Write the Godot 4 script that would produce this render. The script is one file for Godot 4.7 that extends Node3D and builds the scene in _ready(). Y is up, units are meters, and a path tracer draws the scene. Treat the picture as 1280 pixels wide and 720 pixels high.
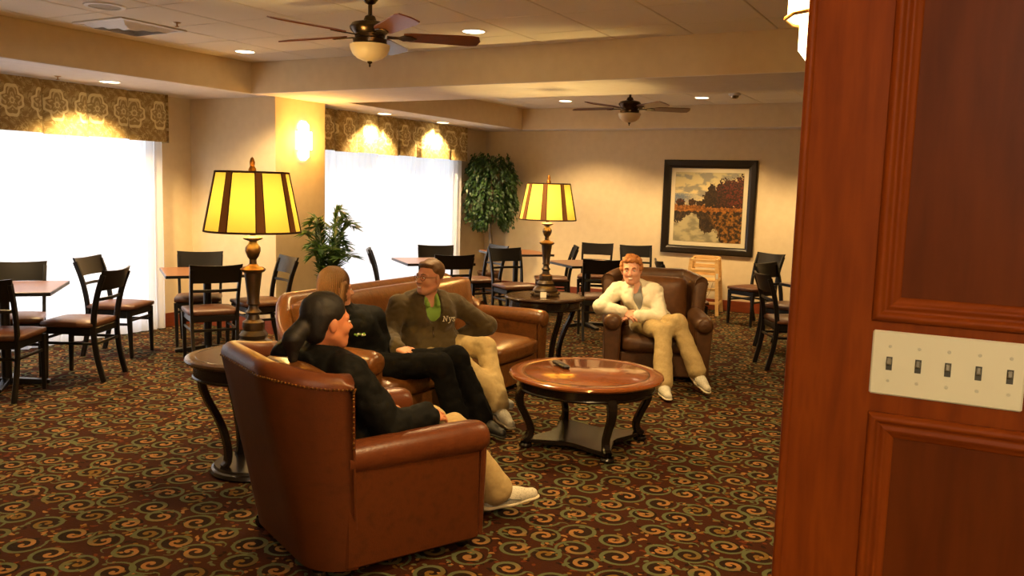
extends Node3D
# A hotel lounge: tray ceilings with fans, leather seating round a coffee table, dining tables by curtained windows.

var taken := {}
var mats := {}

# ---------------------------------------------------------------- materials
func mat(key: String, c: Color, rough := 0.8, metal := 0.0, spec := 0.5) -> StandardMaterial3D:
	if mats.has(key):
		return mats[key]
	var m := StandardMaterial3D.new()
	m.resource_name = key
	m.albedo_color = c
	m.roughness = rough
	m.metallic = metal
	m.metallic_specular = spec
	mats[key] = m
	return m

func rgb8(r: float, g: float, b: float) -> Color:
	return Color(r / 255.0, g / 255.0, b / 255.0)

func noise_tex(seed_: int, freq: float, cols: Array, size := 512, oct := 4) -> NoiseTexture2D:
	var n := FastNoiseLite.new()
	n.seed = seed_
	n.frequency = freq
	n.fractal_octaves = oct
	var t := NoiseTexture2D.new()
	t.width = size
	t.height = size
	t.seamless = true
	t.noise = n
	var g := Gradient.new()
	var offs := PackedFloat32Array()
	var cc := PackedColorArray()
	for i in cols.size():
		offs.append(float(i) / (cols.size() - 1))
		cc.append(cols[i])
	g.offsets = offs
	g.colors = cc
	t.color_ramp = g
	return t

func noisy(key: String, cols: Array, scale: Vector3, rough: float, seed_ := 1, freq := 0.02, bump := 0.0, bump_freq := 0.05, world := false) -> StandardMaterial3D:
	if mats.has(key):
		return mats[key]
	var m := mat(key, Color.WHITE, rough)
	m.albedo_texture = noise_tex(seed_, freq, cols)
	m.uv1_triplanar = true
	m.uv1_world_triplanar = world
	m.uv1_scale = scale
	if bump > 0.0:
		m.heightmap_enabled = true
		m.heightmap_texture = noise_tex(seed_ + 7, bump_freq, [Color.BLACK, Color.WHITE])
		m.heightmap_scale = bump
	return m

# ---------------------------------------------------------------- naming
func numbered(called: String) -> String:
	var n: int = taken.get(called, 0)
	taken[called] = n + 1
	return called if n == 0 else "%s_%03d" % [called, n]

func tag(o: Node, label: String, category: String, group := "") -> Node:
	o.set_meta("label", label)
	o.set_meta("category", category)
	if group:
		o.set_meta("group", group)
	return o

func thing(called: String, label: String, category: String, at := Vector3.ZERO, turn := 0.0, group := "") -> Node3D:
	var o := Node3D.new()
	o.name = numbered(called)
	add_child(o)
	o.position = at
	o.rotation.y = turn
	tag(o, label, category, group)
	return o

func put(called: String, mesh: Mesh, m: Material, parent: Node, at := Vector3.ZERO) -> MeshInstance3D:
	var o := MeshInstance3D.new()
	o.name = numbered(called) if parent == self else called
	o.mesh = mesh
	o.material_override = m
	parent.add_child(o, true)
	o.position = at
	return o

func structure(called: String, mesh: Mesh, m: Material) -> MeshInstance3D:
	var o := put(called, mesh, m, self)
	o.set_meta("kind", "structure")
	return o

func structure_node(called: String) -> Node3D:
	var o := Node3D.new()
	o.name = numbered(called)
	add_child(o)
	o.set_meta("kind", "structure")
	return o

func copy_of(root: Node3D, called: String, at: Vector3, turn: float, label: String, group := "") -> Node3D:
	var r: Node3D = root.duplicate()
	r.name = numbered(called)
	add_child(r)
	r.position = at
	r.rotation.y = turn
	r.set_meta("label", label)
	if group:
		r.set_meta("group", group)
	return r

# ---------------------------------------------------------------- mesh building
class Shape:
	var st := SurfaceTool.new()
	var group := 1
	func _init() -> void:
		st.begin(Mesh.PRIMITIVE_TRIANGLES)
	func done() -> ArrayMesh:
		st.index()
		st.generate_normals()
		return st.commit()
	# corners run counter-clockwise seen from outside
	func tri(a: Vector3, b: Vector3, c: Vector3, smooth := -1, ua := Vector2.ZERO, ub := Vector2.ZERO, uc := Vector2.ZERO) -> void:
		st.set_smooth_group(smooth if smooth >= 0 else 0xFFFFFFFF)
		st.set_uv(ua)
		st.add_vertex(a)
		st.set_uv(uc)
		st.add_vertex(c)
		st.set_uv(ub)
		st.add_vertex(b)
	func quad(a: Vector3, b: Vector3, c: Vector3, d: Vector3, smooth := -1, ua := Vector2.ZERO, ub := Vector2.ZERO, uc := Vector2.ZERO, ud := Vector2.ZERO) -> void:
		tri(a, b, c, smooth, ua, ub, uc)
		tri(a, c, d, smooth, ua, uc, ud)
	func box(lo: Vector3, hi: Vector3, bev := 0.0, xf := Transform3D.IDENTITY) -> Shape:
		var c := (lo + hi) / 2.0
		var h := (hi - lo) / 2.0
		h = h.abs()
		bev = minf(bev, minf(h.x, minf(h.y, h.z)) * 0.9)
		var f := func(x: float, y: float, z: float) -> Vector3: return xf * (c + Vector3(x, y, z))
		for ax in 3:
			for s: float in [-1.0, 1.0]:
				var u := (ax + 1) % 3
				var w := (ax + 2) % 3
				var pts := []
				for k: Array in [[-1, -1], [1, -1], [1, 1], [-1, 1]]:
					var p := Vector3.ZERO
					p[ax] = h[ax] * s
					p[u] = (h[u] - bev) * k[0]
					p[w] = (h[w] - bev) * k[1]
					pts.append(f.call(p.x, p.y, p.z))
				if s > 0:
					quad(pts[0], pts[1], pts[2], pts[3])
				else:
					quad(pts[3], pts[2], pts[1], pts[0])
				if bev > 0.0:
					for s2: float in [-1.0, 1.0]:
						# edge between face ax*s and face u*s2, along w
						var e := []
						for k: Array in [[0, -1], [0, 1], [1, 1], [1, -1]]:
							var p := Vector3.ZERO
							p[ax] = (h[ax] - (bev if k[0] else 0.0)) * s
							p[u] = (h[u] - (0.0 if k[0] else bev)) * s2
							p[w] = (h[w] - bev) * k[1]
							e.append(f.call(p.x, p.y, p.z))
						if s * s2 < 0:
							quad(e[0], e[1], e[2], e[3])
						else:
							quad(e[3], e[2], e[1], e[0])
		if bev > 0.0:
			for sx: float in [-1.0, 1.0]:
				for sy: float in [-1.0, 1.0]:
					for sz: float in [-1.0, 1.0]:
						var a: Vector3 = f.call(h.x * sx, (h.y - bev) * sy, (h.z - bev) * sz)
						var b: Vector3 = f.call((h.x - bev) * sx, h.y * sy, (h.z - bev) * sz)
						var d: Vector3 = f.call((h.x - bev) * sx, (h.y - bev) * sy, h.z * sz)
						if sx * sy * sz > 0:
							tri(a, b, d)
						else:
							tri(a, d, b)
		return self
	# a grid of points [row][col]; faces look along (next row) x (next col) unless flipped
	func grid(g: Array, flip := false, wrap_c := false, uv := false) -> Shape:
		group += 1
		var R := g.size()
		var K: int = g[0].size()
		for i in R - 1:
			for j in (K if wrap_c else K - 1):
				var j2 := (j + 1) % K
				var a: Vector3 = g[i][j]
				var b: Vector3 = g[i + 1][j]
				var c: Vector3 = g[i + 1][j2]
				var d: Vector3 = g[i][j2]
				var ua := Vector2(float(j) / (K - 1), float(i) / (R - 1))
				var ub := Vector2(float(j) / (K - 1), float(i + 1) / (R - 1))
				var uc := Vector2(float(j + 1) / (K - 1), float(i + 1) / (R - 1))
				var ud := Vector2(float(j + 1) / (K - 1), float(i) / (R - 1))
				if not uv:
					ua = Vector2.ZERO
					ub = ua
					uc = ua
					ud = ua
				if flip:
					quad(d, c, b, a, group, ud, uc, ub, ua)
				else:
					quad(a, b, c, d, group, ua, ub, uc, ud)
		return self
	func fan(ring: Array, flip := false) -> Shape:
		var c := Vector3.ZERO
		for p: Vector3 in ring:
			c += p
		c /= ring.size()
		group += 1
		for i in ring.size():
			var a: Vector3 = ring[i]
			var b: Vector3 = ring[(i + 1) % ring.size()]
			if flip:
				tri(c, b, a, group)
			else:
				tri(c, a, b, group)
		return self
	# profile of (radius, height) pairs from bottom to top, turned round y
	func lathe(prof: Array, sides := 24, at := Vector3.ZERO, xf := Transform3D.IDENTITY, sharp := 0.6) -> Shape:
		group += 1
		for i in prof.size() - 1:
			var p: Vector2 = prof[i]
			var q: Vector2 = prof[i + 1]
			if i > 0:
				var o: Vector2 = prof[i - 1]
				if absf((p - o).angle_to(q - p)) > sharp:
					group += 1
			for j in sides:
				var a0 := TAU * j / sides
				var a1 := TAU * (j + 1) / sides
				var u0 := Vector3(cos(a0), 0, -sin(a0))
				var u1 := Vector3(cos(a1), 0, -sin(a1))
				var A := xf * (at + u0 * p.x + Vector3(0, p.y, 0))
				var B := xf * (at + u1 * p.x + Vector3(0, p.y, 0))
				var Cc := xf * (at + u1 * q.x + Vector3(0, q.y, 0))
				var D := xf * (at + u0 * q.x + Vector3(0, q.y, 0))
				if p.x < 1e-5:
					tri(A, Cc, D, group)
				elif q.x < 1e-5:
					tri(A, B, Cc, group)
				else:
					quad(A, B, Cc, D, group)
		return self
	# tube along points with a radius for each (or one number)
	func tube(pts: Array, rad, sides := 8, caps := true, squash := 1.0) -> Shape:
		var g := []
		var n := pts.size()
		var up := Vector3.UP
		var t0: Vector3 = (pts[1] - pts[0]).normalized()
		if absf(t0.dot(up)) > 0.9:
			up = Vector3(1, 0, 0)
		var side := t0.cross(up).normalized()
		for i in n:
			var t: Vector3 = (pts[mini(i + 1, n - 1)] - pts[maxi(i - 1, 0)]).normalized()
			side = (side - t * side.dot(t)).normalized()
			var w := side.cross(t)
			var r: float = rad[i] if rad is Array else rad
			var ring := []
			for j in sides:
				var a := TAU * j / sides
				ring.append(pts[i] + side * cos(a) * r + w * sin(a) * r * squash)
			g.append(ring)
		grid(g, false, true)
		if caps:
			fan(g[0])
			fan(g[n - 1], true)
		return self
	# sweep a 4-sided bar (width w along `across`, thickness h) along points
	func bar(pts: Array, w, h, across: Vector3, bev := 0.004) -> Shape:
		var g := []
		var n := pts.size()
		for i in n:
			var t: Vector3 = (pts[mini(i + 1, n - 1)] - pts[maxi(i - 1, 0)]).normalized()
			var s := (across - t * across.dot(t)).normalized()
			var u := t.cross(s)
			var ww: float = (w[i] if w is Array else w) / 2.0
			var hh: float = (h[i] if h is Array else h) / 2.0
			var p: Vector3 = pts[i]
			var b := minf(bev, minf(ww, hh) * 0.6)
			g.append([p + s * (ww - b) + u * hh, p + s * ww + u * (hh - b), p + s * ww - u * (hh - b), p + s * (ww - b) - u * hh, p - s * (ww - b) - u * hh, p - s * ww - u * (hh - b), p - s * ww + u * (hh - b), p - s * (ww - b) + u * hh])
		for j in 8:
			var strip := []
			for i in n:
				strip.append([g[i][j], g[i][(j + 1) % 8]])
			grid(strip, false)
		flat_cap(g[0], true)
		flat_cap(g[n - 1], false)
		return self
	func flat_cap(ring: Array, flip: bool) -> void:
		for i in range(1, ring.size() - 1):
			if flip:
				tri(ring[0], ring[i], ring[i + 1])
			else:
				tri(ring[0], ring[i + 1], ring[i])
	# outline in x,y pushed out along z from z0 to z1 (outline counter-clockwise), chamfer at the front and back rim
	func prism(poly: PackedVector2Array, z0: float, z1: float, xf := Transform3D.IDENTITY, bev := 0.0, smooth_sides := false) -> Shape:
		if Geometry2D.is_polygon_clockwise(poly):
			poly.reverse()
		var inner := poly
		if bev > 0.0:
			inner = PackedVector2Array()
			var n := poly.size()
			for i in n:
				var e0 := (poly[i] - poly[(i + n - 1) % n]).normalized()
				var e1 := (poly[(i + 1) % n] - poly[i]).normalized()
				var nn := Vector2(-e0.y, e0.x) + Vector2(-e1.y, e1.x)
				nn = nn.normalized() * (bev / maxf(0.4, nn.normalized().dot(Vector2(-e0.y, e0.x))))
				inner.append(poly[i] + nn)
		var idx := Geometry2D.triangulate_polygon(inner)
		for k in idx.size() / 3:
			var a := inner[idx[k * 3]]
			var b := inner[idx[k * 3 + 1]]
			var c := inner[idx[k * 3 + 2]]
			if (b - a).cross(c - a) < 0:
				var t := b
				b = c
				c = t
			tri(xf * Vector3(a.x, a.y, z1), xf * Vector3(b.x, b.y, z1), xf * Vector3(c.x, c.y, z1))
			tri(xf * Vector3(a.x, a.y, z0), xf * Vector3(c.x, c.y, z0), xf * Vector3(b.x, b.y, z0))
		group += 1
		var n2 := poly.size()
		for i in n2:
			var a := poly[i]
			var b := poly[(i + 1) % n2]
			quad(xf * Vector3(a.x, a.y, z0 + bev), xf * Vector3(b.x, b.y, z0 + bev), xf * Vector3(b.x, b.y, z1 - bev), xf * Vector3(a.x, a.y, z1 - bev), group if smooth_sides else -1)
			if bev > 0.0:
				var ai := inner[i]
				var bi := inner[(i + 1) % n2]
				quad(xf * Vector3(a.x, a.y, z1 - bev), xf * Vector3(b.x, b.y, z1 - bev), xf * Vector3(bi.x, bi.y, z1), xf * Vector3(ai.x, ai.y, z1))
				quad(xf * Vector3(ai.x, ai.y, z0), xf * Vector3(bi.x, bi.y, z0), xf * Vector3(b.x, b.y, z0 + bev), xf * Vector3(a.x, a.y, z0 + bev))
		return self
	# soft cushion: a box with round edges, bulging on top by puff
	func cushion(lo: Vector3, hi: Vector3, r: float, puff := Vector3.ZERO, n := 10, xf := Transform3D.IDENTITY) -> Shape:
		var c := (lo + hi) / 2.0
		var h := (hi - lo) / 2.0
		r = minf(r, minf(h.x, minf(h.y, h.z)))
		group += 1
		var gsm := group
		for ax in 3:
			var u := (ax + 1) % 3
			var w := (ax + 2) % 3
			for s: float in [-1.0, 1.0]:
				var g := []
				for i in n + 1:
					var row := []
					for j in n + 1:
						var p := Vector3.ZERO
						var a := tan((float(i) / n * 2.0 - 1.0) * PI / 4.0)
						var b := tan((float(j) / n * 2.0 - 1.0) * PI / 4.0)
						var q := Vector3.ZERO
						q[ax] = s
						q[u] = a
						q[w] = b
						# spread the inner part evenly, keep the rim for the round edge
						p[ax] = h[ax] * s
						p[u] = h[u] * a
						p[w] = h[w] * b
						var inn := Vector3(clampf(p.x, -h.x + r, h.x - r), clampf(p.y, -h.y + r, h.y - r), clampf(p.z, -h.z + r, h.z - r))
						var dv := p - inn
						var pp := inn + (dv.normalized() * r if dv.length() > 1e-6 else Vector3.ZERO)
						var e := Vector3(1.0 - pow(absf(pp.x / h.x), 2.0), 1.0 - pow(absf(pp.y / h.y), 2.0), 1.0 - pow(absf(pp.z / h.z), 2.0))
						pp.x += signf(pp.x) * puff.x * maxf(0, e.y) * maxf(0, e.z) * absf(pp.x / h.x)
						pp.y += signf(pp.y) * puff.y * maxf(0, e.x) * maxf(0, e.z) * absf(pp.y / h.y)
						pp.z += signf(pp.z) * puff.z * maxf(0, e.y) * maxf(0, e.x) * absf(pp.z / h.z)
						row.append(xf * (c + pp))
					g.append(row)
				for i in n:
					for j in n:
						if s > 0:
							quad(g[i][j], g[i + 1][j], g[i + 1][j + 1], g[i][j + 1], gsm)
						else:
							quad(g[i][j + 1], g[i + 1][j + 1], g[i + 1][j], g[i][j], gsm)
		return self
	func ball(c: Vector3, r: Vector3, n := 12, m := 8) -> Shape:
		var prof := []
		for i in m + 1:
			var a := -PI / 2 + PI * i / m
			prof.append(Vector2(maxf(cos(a), 0.0) if i > 0 and i < m else 0.0, sin(a)))
		return lathe(prof, n, Vector3.ZERO, Transform3D(Basis.from_scale(r), c), 9.0)

func box_mesh(lo: Vector3, hi: Vector3, bev := 0.0) -> ArrayMesh:
	return Shape.new().box(lo, hi, bev).done()

func v3(x: float, y: float, z: float) -> Vector3:
	return Vector3(x, y, z)

func arc(pts: Array, n := 8) -> Array:   # a smooth curve through points
	var out := []
	var k := pts.size()
	for i in k - 1:
		var p0: Vector3 = pts[maxi(i - 1, 0)]
		var p1: Vector3 = pts[i]
		var p2: Vector3 = pts[i + 1]
		var p3: Vector3 = pts[mini(i + 2, k - 1)]
		for j in n:
			out.append(p1.cubic_interpolate(p2, p0, p3, float(j) / n))
	out.append(pts[k - 1])
	return out

# ---------------------------------------------------------------- procedural pictures
func carpet_texture() -> ImageTexture:
	# scrolls woven in sage and tan on a red-brown ground, 2 m a side
	var N := 1536
	var im := Image.create(N, N, false, Image.FORMAT_RGB8)
	var buf := PackedByteArray()
	buf.resize(N * N * 3)
	var rng := RandomNumberGenerator.new()
	rng.seed = 11
	var base := [58, 29, 15]
	var dark := [38, 24, 15]
	var n1 := FastNoiseLite.new()
	n1.seed = 5
	n1.frequency = 0.02
	for y in N:
		for x in N:
			var o := (y * N + x) * 3
			var k := 1.0 if ((x * 7 + y * 3) % 5) > 1 else 0.82
			buf[o] = int(base[0] * k)
			buf[o + 1] = int(base[1] * k)
			buf[o + 2] = int(base[2] * k)
	var sage := [84, 90, 62]
	var tan_ := [140, 100, 58]
	var ochre := [108, 80, 36]
	var cells := 11
	var pitch := float(N) / cells
	var stamp := func(cx: float, cy: float, r: float, c: Array, n_: int, b: PackedByteArray) -> void:
		var ri := int(ceil(r))
		for dy in range(-ri, ri + 1):
			for dx in range(-ri, ri + 1):
				if dx * dx + dy * dy <= r * r:
					var px := posmod(int(cx) + dx, n_)
					var py := posmod(int(cy) + dy, n_)
					var o := (py * n_ + px) * 3
					var k := 1.0 if ((px + py * 2) % 3) > 0 else 0.86
					b[o] = int(c[0] * k)
					b[o + 1] = int(c[1] * k)
					b[o + 2] = int(c[2] * k)
	var centres := []
	for i in cells:
		for j in cells:
			centres.append(Vector2((i + 0.5 + (0.5 if j % 2 else 0.0) + rng.randf_range(-0.2, 0.2)) * pitch, (j + 0.5 + rng.randf_range(-0.2, 0.2)) * pitch))
	# dark ground behind the scrolls
	for c: Vector2 in centres:
		var dk := rng.randf_range(0.85, 1.1)
		stamp.call(c.x, c.y, pitch * 0.36, [dark[0] * dk, dark[1] * dk, dark[2] * dk], N, buf)
	# leaves and dots between
	for q in 1700:
		var p := Vector2(rng.randf(), rng.randf()) * N
		var a := rng.randf() * TAU
		var cc: Array = [tan_, ochre, sage, [92, 44, 22], [34, 20, 13]][rng.randi() % 5]
		var l := rng.randf_range(8, 26)
		for s in 8:
			var t := s / 7.0
			stamp.call(p.x + cos(a + t * 0.7) * l * t, p.y + sin(a + t * 0.7) * l * t, 1.5 + 5.0 * sin(PI * (0.15 + 0.8 * t)), cc, N, buf)
	for c: Vector2 in centres:
		var dirn := 1.0 if rng.randf() < 0.72 else -1.0
		var a0 := rng.randf_range(-0.9, 0.9) + (PI if rng.randf() < 0.25 else 0.0)
		var turns := rng.randf_range(1.45, 1.75)
		var R := pitch * rng.randf_range(0.40, 0.50)
		var flat := rng.randf_range(0.92, 1.05)
		var inner: Array = tan_ if rng.randf() < 0.8 else ochre
		for s in 80:
			var t := s / 79.0
			var r := R * pow(1.0 - t, 0.8) + 2.0
			var a := a0 + dirn * t * turns * TAU
			var mixk := clampf((t - 0.42) * 4.0, 0.0, 1.0)
			var c2 := [lerpf(sage[0], inner[0], mixk), lerpf(sage[1], inner[1], mixk), lerpf(sage[2], inner[2], mixk)]
			stamp.call(c.x + cos(a) * r, c.y + sin(a) * r * flat, 5.0 + 3.4 * sin(PI * t) + (3.0 * maxf(0, t - 0.8) * 5.0), c2, N, buf)
		# a tail that leads off to the neighbour
		var ta := a0
		for s in 16:
			var t := s / 15.0
			var p := c + Vector2(cos(ta), sin(ta)) * R + Vector2(cos(ta - dirn * (1.2 - t)), sin(ta - dirn * (1.2 - t))) * R * 0.55 * t
			stamp.call(p.x, p.y, 4.2 * (1.0 - t * 0.6), sage, N, buf)
	im = Image.create_from_data(N, N, false, Image.FORMAT_RGB8, buf)
	return ImageTexture.create_from_image(im)

func damask_texture() -> ImageTexture:
	# olive and gold damask: lobed medallions with scrolls; one repeat is 0.28 m wide and 0.46 m high
	var W := 256
	var H := 416
	var buf := PackedByteArray()
	buf.resize(W * H * 3)
	var nz := FastNoiseLite.new()
	nz.seed = 3
	nz.frequency = 0.045
	var nf := FastNoiseLite.new()
	nf.seed = 9
	nf.frequency = 0.2
	for y in H:
		for x in W:
			var u := (float(x) / W - 0.5) * 2.0
			var v := (float(y) / H - 0.45) * 2.0 * H / W
			var best := 0.0
			var a := atan2(v, absf(u))
			var r := sqrt(u * u + v * v * 0.62)
			var lobes := 0.66 + 0.07 * cos(a * 4.0) - 0.05 * cos(a * 8.0)
			var k := 0.0
			if absf(r - lobes) < 0.075:
				k = 1.0
			elif r < lobes:
				var q := sin(r * 21.0 + 2.4 * sin(a * 5.0)) * cos(a * 4.0 + r * 5.0)
				k = 0.75 if q > 0.25 else 0.18
				if r < 0.16:
					k = 0.9 if r > 0.09 else 0.3
			else:
				var vv := sin(u * 9.0 + 3.0 * sin(v * 5.0)) + sin(v * 8.0 - 2.0 * cos(u * 7.0))
				k = 0.42 if vv > 0.9 else 0.05
				if absf(vv) < 0.16:
					k = 0.5
			k += 0.22 * nf.get_noise_2d(x, y) + 0.12 * nz.get_noise_2d(x, y)
			k = clampf(k, 0.0, 1.0)
			var weave := 0.94 if (x + y) % 3 == 0 else 1.0
			var o := (y * W + x) * 3
			buf[o] = int(lerpf(150, 232, k) * weave)
			buf[o + 1] = int(lerpf(126, 222, k) * weave)
			buf[o + 2] = int(lerpf(76, 172, k) * weave)
			best = k
	return ImageTexture.create_from_image(Image.create_from_data(W, H, false, Image.FORMAT_RGB8, buf))

func painting_texture() -> ImageTexture:
	# an autumn pond: pale sky, dark trees to the right, still water with reeds
	var N := 320
	var im := Image.create(N, N, false, Image.FORMAT_RGB8)
	var nz := FastNoiseLite.new()
	nz.seed = 21
	nz.frequency = 0.012
	nz.fractal_octaves = 4
	var nf := FastNoiseLite.new()
	nf.seed = 4
	nf.frequency = 0.09
	nf.fractal_octaves = 3
	for y in N:
		for x in N:
			var u := float(x) / N
			var v := float(y) / N
			var n := nz.get_noise_2d(x, y * 1.8)
			var f := nf.get_noise_2d(x, y)
			var g := nf.get_noise_2d(x * 0.45 + 90.0, y * 0.45)
			var c := Color(0.70, 0.66, 0.50).lerp(Color(0.86, 0.76, 0.54), clampf(v * 2.2, 0, 1))
			c = c.lerp(Color(0.46, 0.46, 0.44), clampf(n * 2.4 + 0.1, 0, 0.75))
			if v > 0.30 and v < 0.44:
				c = c.lerp(Color(0.34, 0.40, 0.50), clampf(1.1 - u * 2.4, 0, 0.9) * (0.8 + f * 0.5))
			# far bank
			var bank := 0.46 + 0.012 * sin(u * 9.0) + 0.01 * f
			if v > bank:
				c = Color(0.40, 0.24, 0.07).lerp(Color(0.62, 0.40, 0.14), clampf(f + g + 0.45, 0, 1))
			# trees: a small one left of centre, a large russet mass to the right, low bushes
			for t: Array in [[0.80, 0.30, 0.24, 0.22, 0.36, 0.14, 0.06], [0.97, 0.28, 0.17, 0.24, 0.40, 0.16, 0.06], [0.66, 0.38, 0.15, 0.14, 0.30, 0.16, 0.06], [0.53, 0.38, 0.12, 0.13, 0.22, 0.16, 0.06], [0.545, 0.26, 0.065, 0.11, 0.24, 0.17, 0.07], [0.26, 0.43, 0.06, 0.05, 0.30, 0.18, 0.06], [0.08, 0.43, 0.08, 0.05, 0.34, 0.18, 0.07], [0.37, 0.44, 0.06, 0.04, 0.26, 0.18, 0.06]]:
				var du: float = (u - t[0]) / t[2]
				var dv: float = (v - t[1]) / t[3]
				if du * du + dv * dv + f * 0.5 + g * 0.6 < 0.95 and v < 0.50:
					c = Color(t[4], t[5], t[6]).lerp(Color(0.11, 0.07, 0.03), clampf(0.45 - f * 1.1 - g * 0.8, 0, 1))
			# water to the left, dark reflections under the far bank, reeds to the right
			var shore := 0.56 + 0.03 * g
			var edge := 0.50 + 0.28 * (v - 0.6) * 2.0 + 0.06 * g + 0.04 * f
			if v > shore and u < edge:
				c = Color(0.66, 0.62, 0.48).lerp(Color(0.50, 0.48, 0.38), clampf(n * 2.0 + 0.3, 0, 1))
				var deep := 0.10 + 0.07 * sin(u * 14.0 + 1.0) + (0.14 if u > 0.38 else 0.0)
				if v < shore + deep + 0.04 * f:
					c = Color(0.13, 0.09, 0.04).lerp(Color(0.30, 0.22, 0.10), clampf(f + g + 0.3, 0, 1))
			elif v > shore:
				c = Color(0.26, 0.17, 0.05).lerp(Color(0.56, 0.38, 0.13), clampf(f * 0.9 + g * 1.2 + 0.42, 0, 1))
				if g < -0.12:
					c = c.lerp(Color(0.10, 0.07, 0.03), 0.7)
			im.set_pixel(x, y, c)
	return ImageTexture.create_from_image(im)

func make_materials() -> void:
	var m := noisy("wall_paint", [rgb8(212, 194, 160), rgb8(219, 202, 169)], v3(0.7, 0.7, 0.7), 0.75, 3, 0.02, 0.04, 0.12, true)
	noisy("soffit_paint", [rgb8(216, 208, 200), rgb8(224, 217, 210)], v3(0.7, 0.7, 0.7), 0.8, 4, 0.02, 0.02, 0.12, true)
	noisy("ceiling_tile", [rgb8(222, 214, 196), rgb8(236, 229, 214)], v3(2.2, 2.2, 2.2), 0.9, 5, 0.12, 0.1, 0.16, true)
	mat("grid_metal", rgb8(190, 182, 168), 0.6)
	m = mat("carpet", Color.WHITE, 1.0, 0.0, 0.2)
	m.albedo_texture = carpet_texture()
	m.uv1_triplanar = true
	m.uv1_world_triplanar = true
	m.uv1_scale = v3(0.5, 0.5, 0.5)
	m.heightmap_enabled = true
	m.heightmap_texture = noise_tex(31, 0.35, [Color.BLACK, Color.WHITE])
	m.heightmap_scale = 0.25
	# cherry panelling: grain runs up
	m = noisy("cherry", [rgb8(106, 44, 8), rgb8(120, 52, 10), rgb8(131, 59, 12), rgb8(114, 48, 9)], v3(2.6, 0.28, 2.6), 0.46, 6, 0.018)
	m.clearcoat_enabled = true
	m.clearcoat = 0.12
	m.clearcoat_roughness = 0.3
	m = noisy("cherry_rail", [rgb8(106, 44, 8), rgb8(120, 52, 10), rgb8(131, 59, 12), rgb8(114, 48, 9)], v3(0.28, 2.6, 2.6), 0.46, 6, 0.018)
	m.clearcoat_enabled = true
	m.clearcoat = 0.12
	m.clearcoat_roughness = 0.3
	noisy("cherry_field", [rgb8(80, 33, 6), rgb8(92, 40, 8), rgb8(101, 45, 9)], v3(1.6, 0.22, 1.6), 0.46, 8, 0.02)
	noisy("baseboard_wood", [rgb8(112, 50, 24), rgb8(132, 62, 30)], v3(0.3, 2.5, 0.3), 0.4, 9, 0.02)
	mat("plate_ivory", rgb8(232, 224, 190), 0.35)
	mat("slot_grey", rgb8(70, 66, 52), 0.5)
	m = noisy("black_lacquer", [rgb8(20, 15, 13), rgb8(30, 22, 18)], v3(1, 1, 1), 0.22, 10, 0.03)
	noisy("chair_black", [rgb8(11, 9, 9), rgb8(16, 13, 12)], v3(2, 2, 2), 0.34, 12, 0.03)
	noisy("seat_vinyl", [rgb8(78, 46, 28), rgb8(100, 60, 36)], v3(2, 2, 2), 0.42, 13, 0.02, 0.05, 0.15)
	m = noisy("table_laminate", [rgb8(102, 62, 36), rgb8(122, 77, 46), rgb8(110, 67, 39)], v3(0.4, 1, 2.4), 0.3, 14, 0.02)
	m = noisy("coffee_wood", [rgb8(108, 56, 24), rgb8(134, 74, 34), rgb8(120, 64, 28)], v3(0.5, 1, 2.0), 0.16, 15, 0.015)
	m.clearcoat_enabled = true
	m.clearcoat = 0.6
	m.clearcoat_roughness = 0.08
	m = noisy("leather_tan", [rgb8(74, 43, 19), rgb8(106, 65, 29), rgb8(88, 53, 23)], v3(1.6, 1.6, 1.6), 0.30, 16, 0.012, 0.16, 0.06)
	m = noisy("leather_brown", [rgb8(82, 42, 22), rgb8(100, 54, 28)], v3(1.6, 1.6, 1.6), 0.33, 17, 0.015, 0.08, 0.1)
	m = noisy("leather_outside", [rgb8(72, 35, 10), rgb8(85, 42, 13), rgb8(78, 38, 11)], v3(1.4, 1.4, 1.4), 0.55, 18, 0.02, 0.06, 0.14)
	m = noisy("leather_dark", [rgb8(74, 46, 24), rgb8(98, 62, 34)], v3(1.6, 1.6, 1.6), 0.4, 19, 0.015, 0.08, 0.1)
	noisy("leather_umber", [rgb8(70, 46, 28), rgb8(90, 60, 36)], v3(1.6, 1.6, 1.6), 0.36, 27, 0.015, 0.08, 0.1)
	mat("brass_nail", rgb8(120, 84, 40), 0.35, 0.9)
	mat("bronze", rgb8(64, 46, 26), 0.38, 0.35)
	mat("bronze_dark", rgb8(34, 24, 16), 0.35, 0.2)
	mat("gilt", rgb8(150, 110, 48), 0.35, 0.7)
	mat("steel", rgb8(150, 145, 136), 0.2, 1.0)
	noisy("fan_wood", [rgb8(92, 44, 18), rgb8(116, 58, 26)], v3(1, 1, 4), 0.35, 20, 0.02)
	noisy("pale_wood", [rgb8(200, 160, 100), rgb8(222, 184, 126)], v3(0.6, 3, 3), 0.5, 22, 0.02)
	m = mat("damask", Color.WHITE, 0.85)
	m.albedo_texture = damask_texture()
	m = mat("painting", Color.WHITE, 0.45)
	m.albedo_texture = painting_texture()
	noisy("frame_black", [rgb8(20, 15, 10), rgb8(34, 25, 15)], v3(3, 3, 3), 0.3, 24, 0.03)
	mat("mat_board", rgb8(206, 196, 168), 0.8)
	m = mat("sheer", rgb8(238, 242, 250), 0.9)
	m.backlight_enabled = true
	m.backlight = Color(1, 1, 1)
	m.cull_mode = BaseMaterial3D.CULL_DISABLED
	mat("white_frame", rgb8(225, 225, 225), 0.5)
	m = mat("window_glass", Color(0.9, 0.95, 0.97, 0.06), 0.03)
	m.transparency = BaseMaterial3D.TRANSPARENCY_ALPHA
	m = mat("leaf_dark", rgb8(26, 50, 24), 0.55)
	m.backlight_enabled = true
	m.backlight = Color(0.3, 0.4, 0.15)
	m.cull_mode = BaseMaterial3D.CULL_DISABLED
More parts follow.
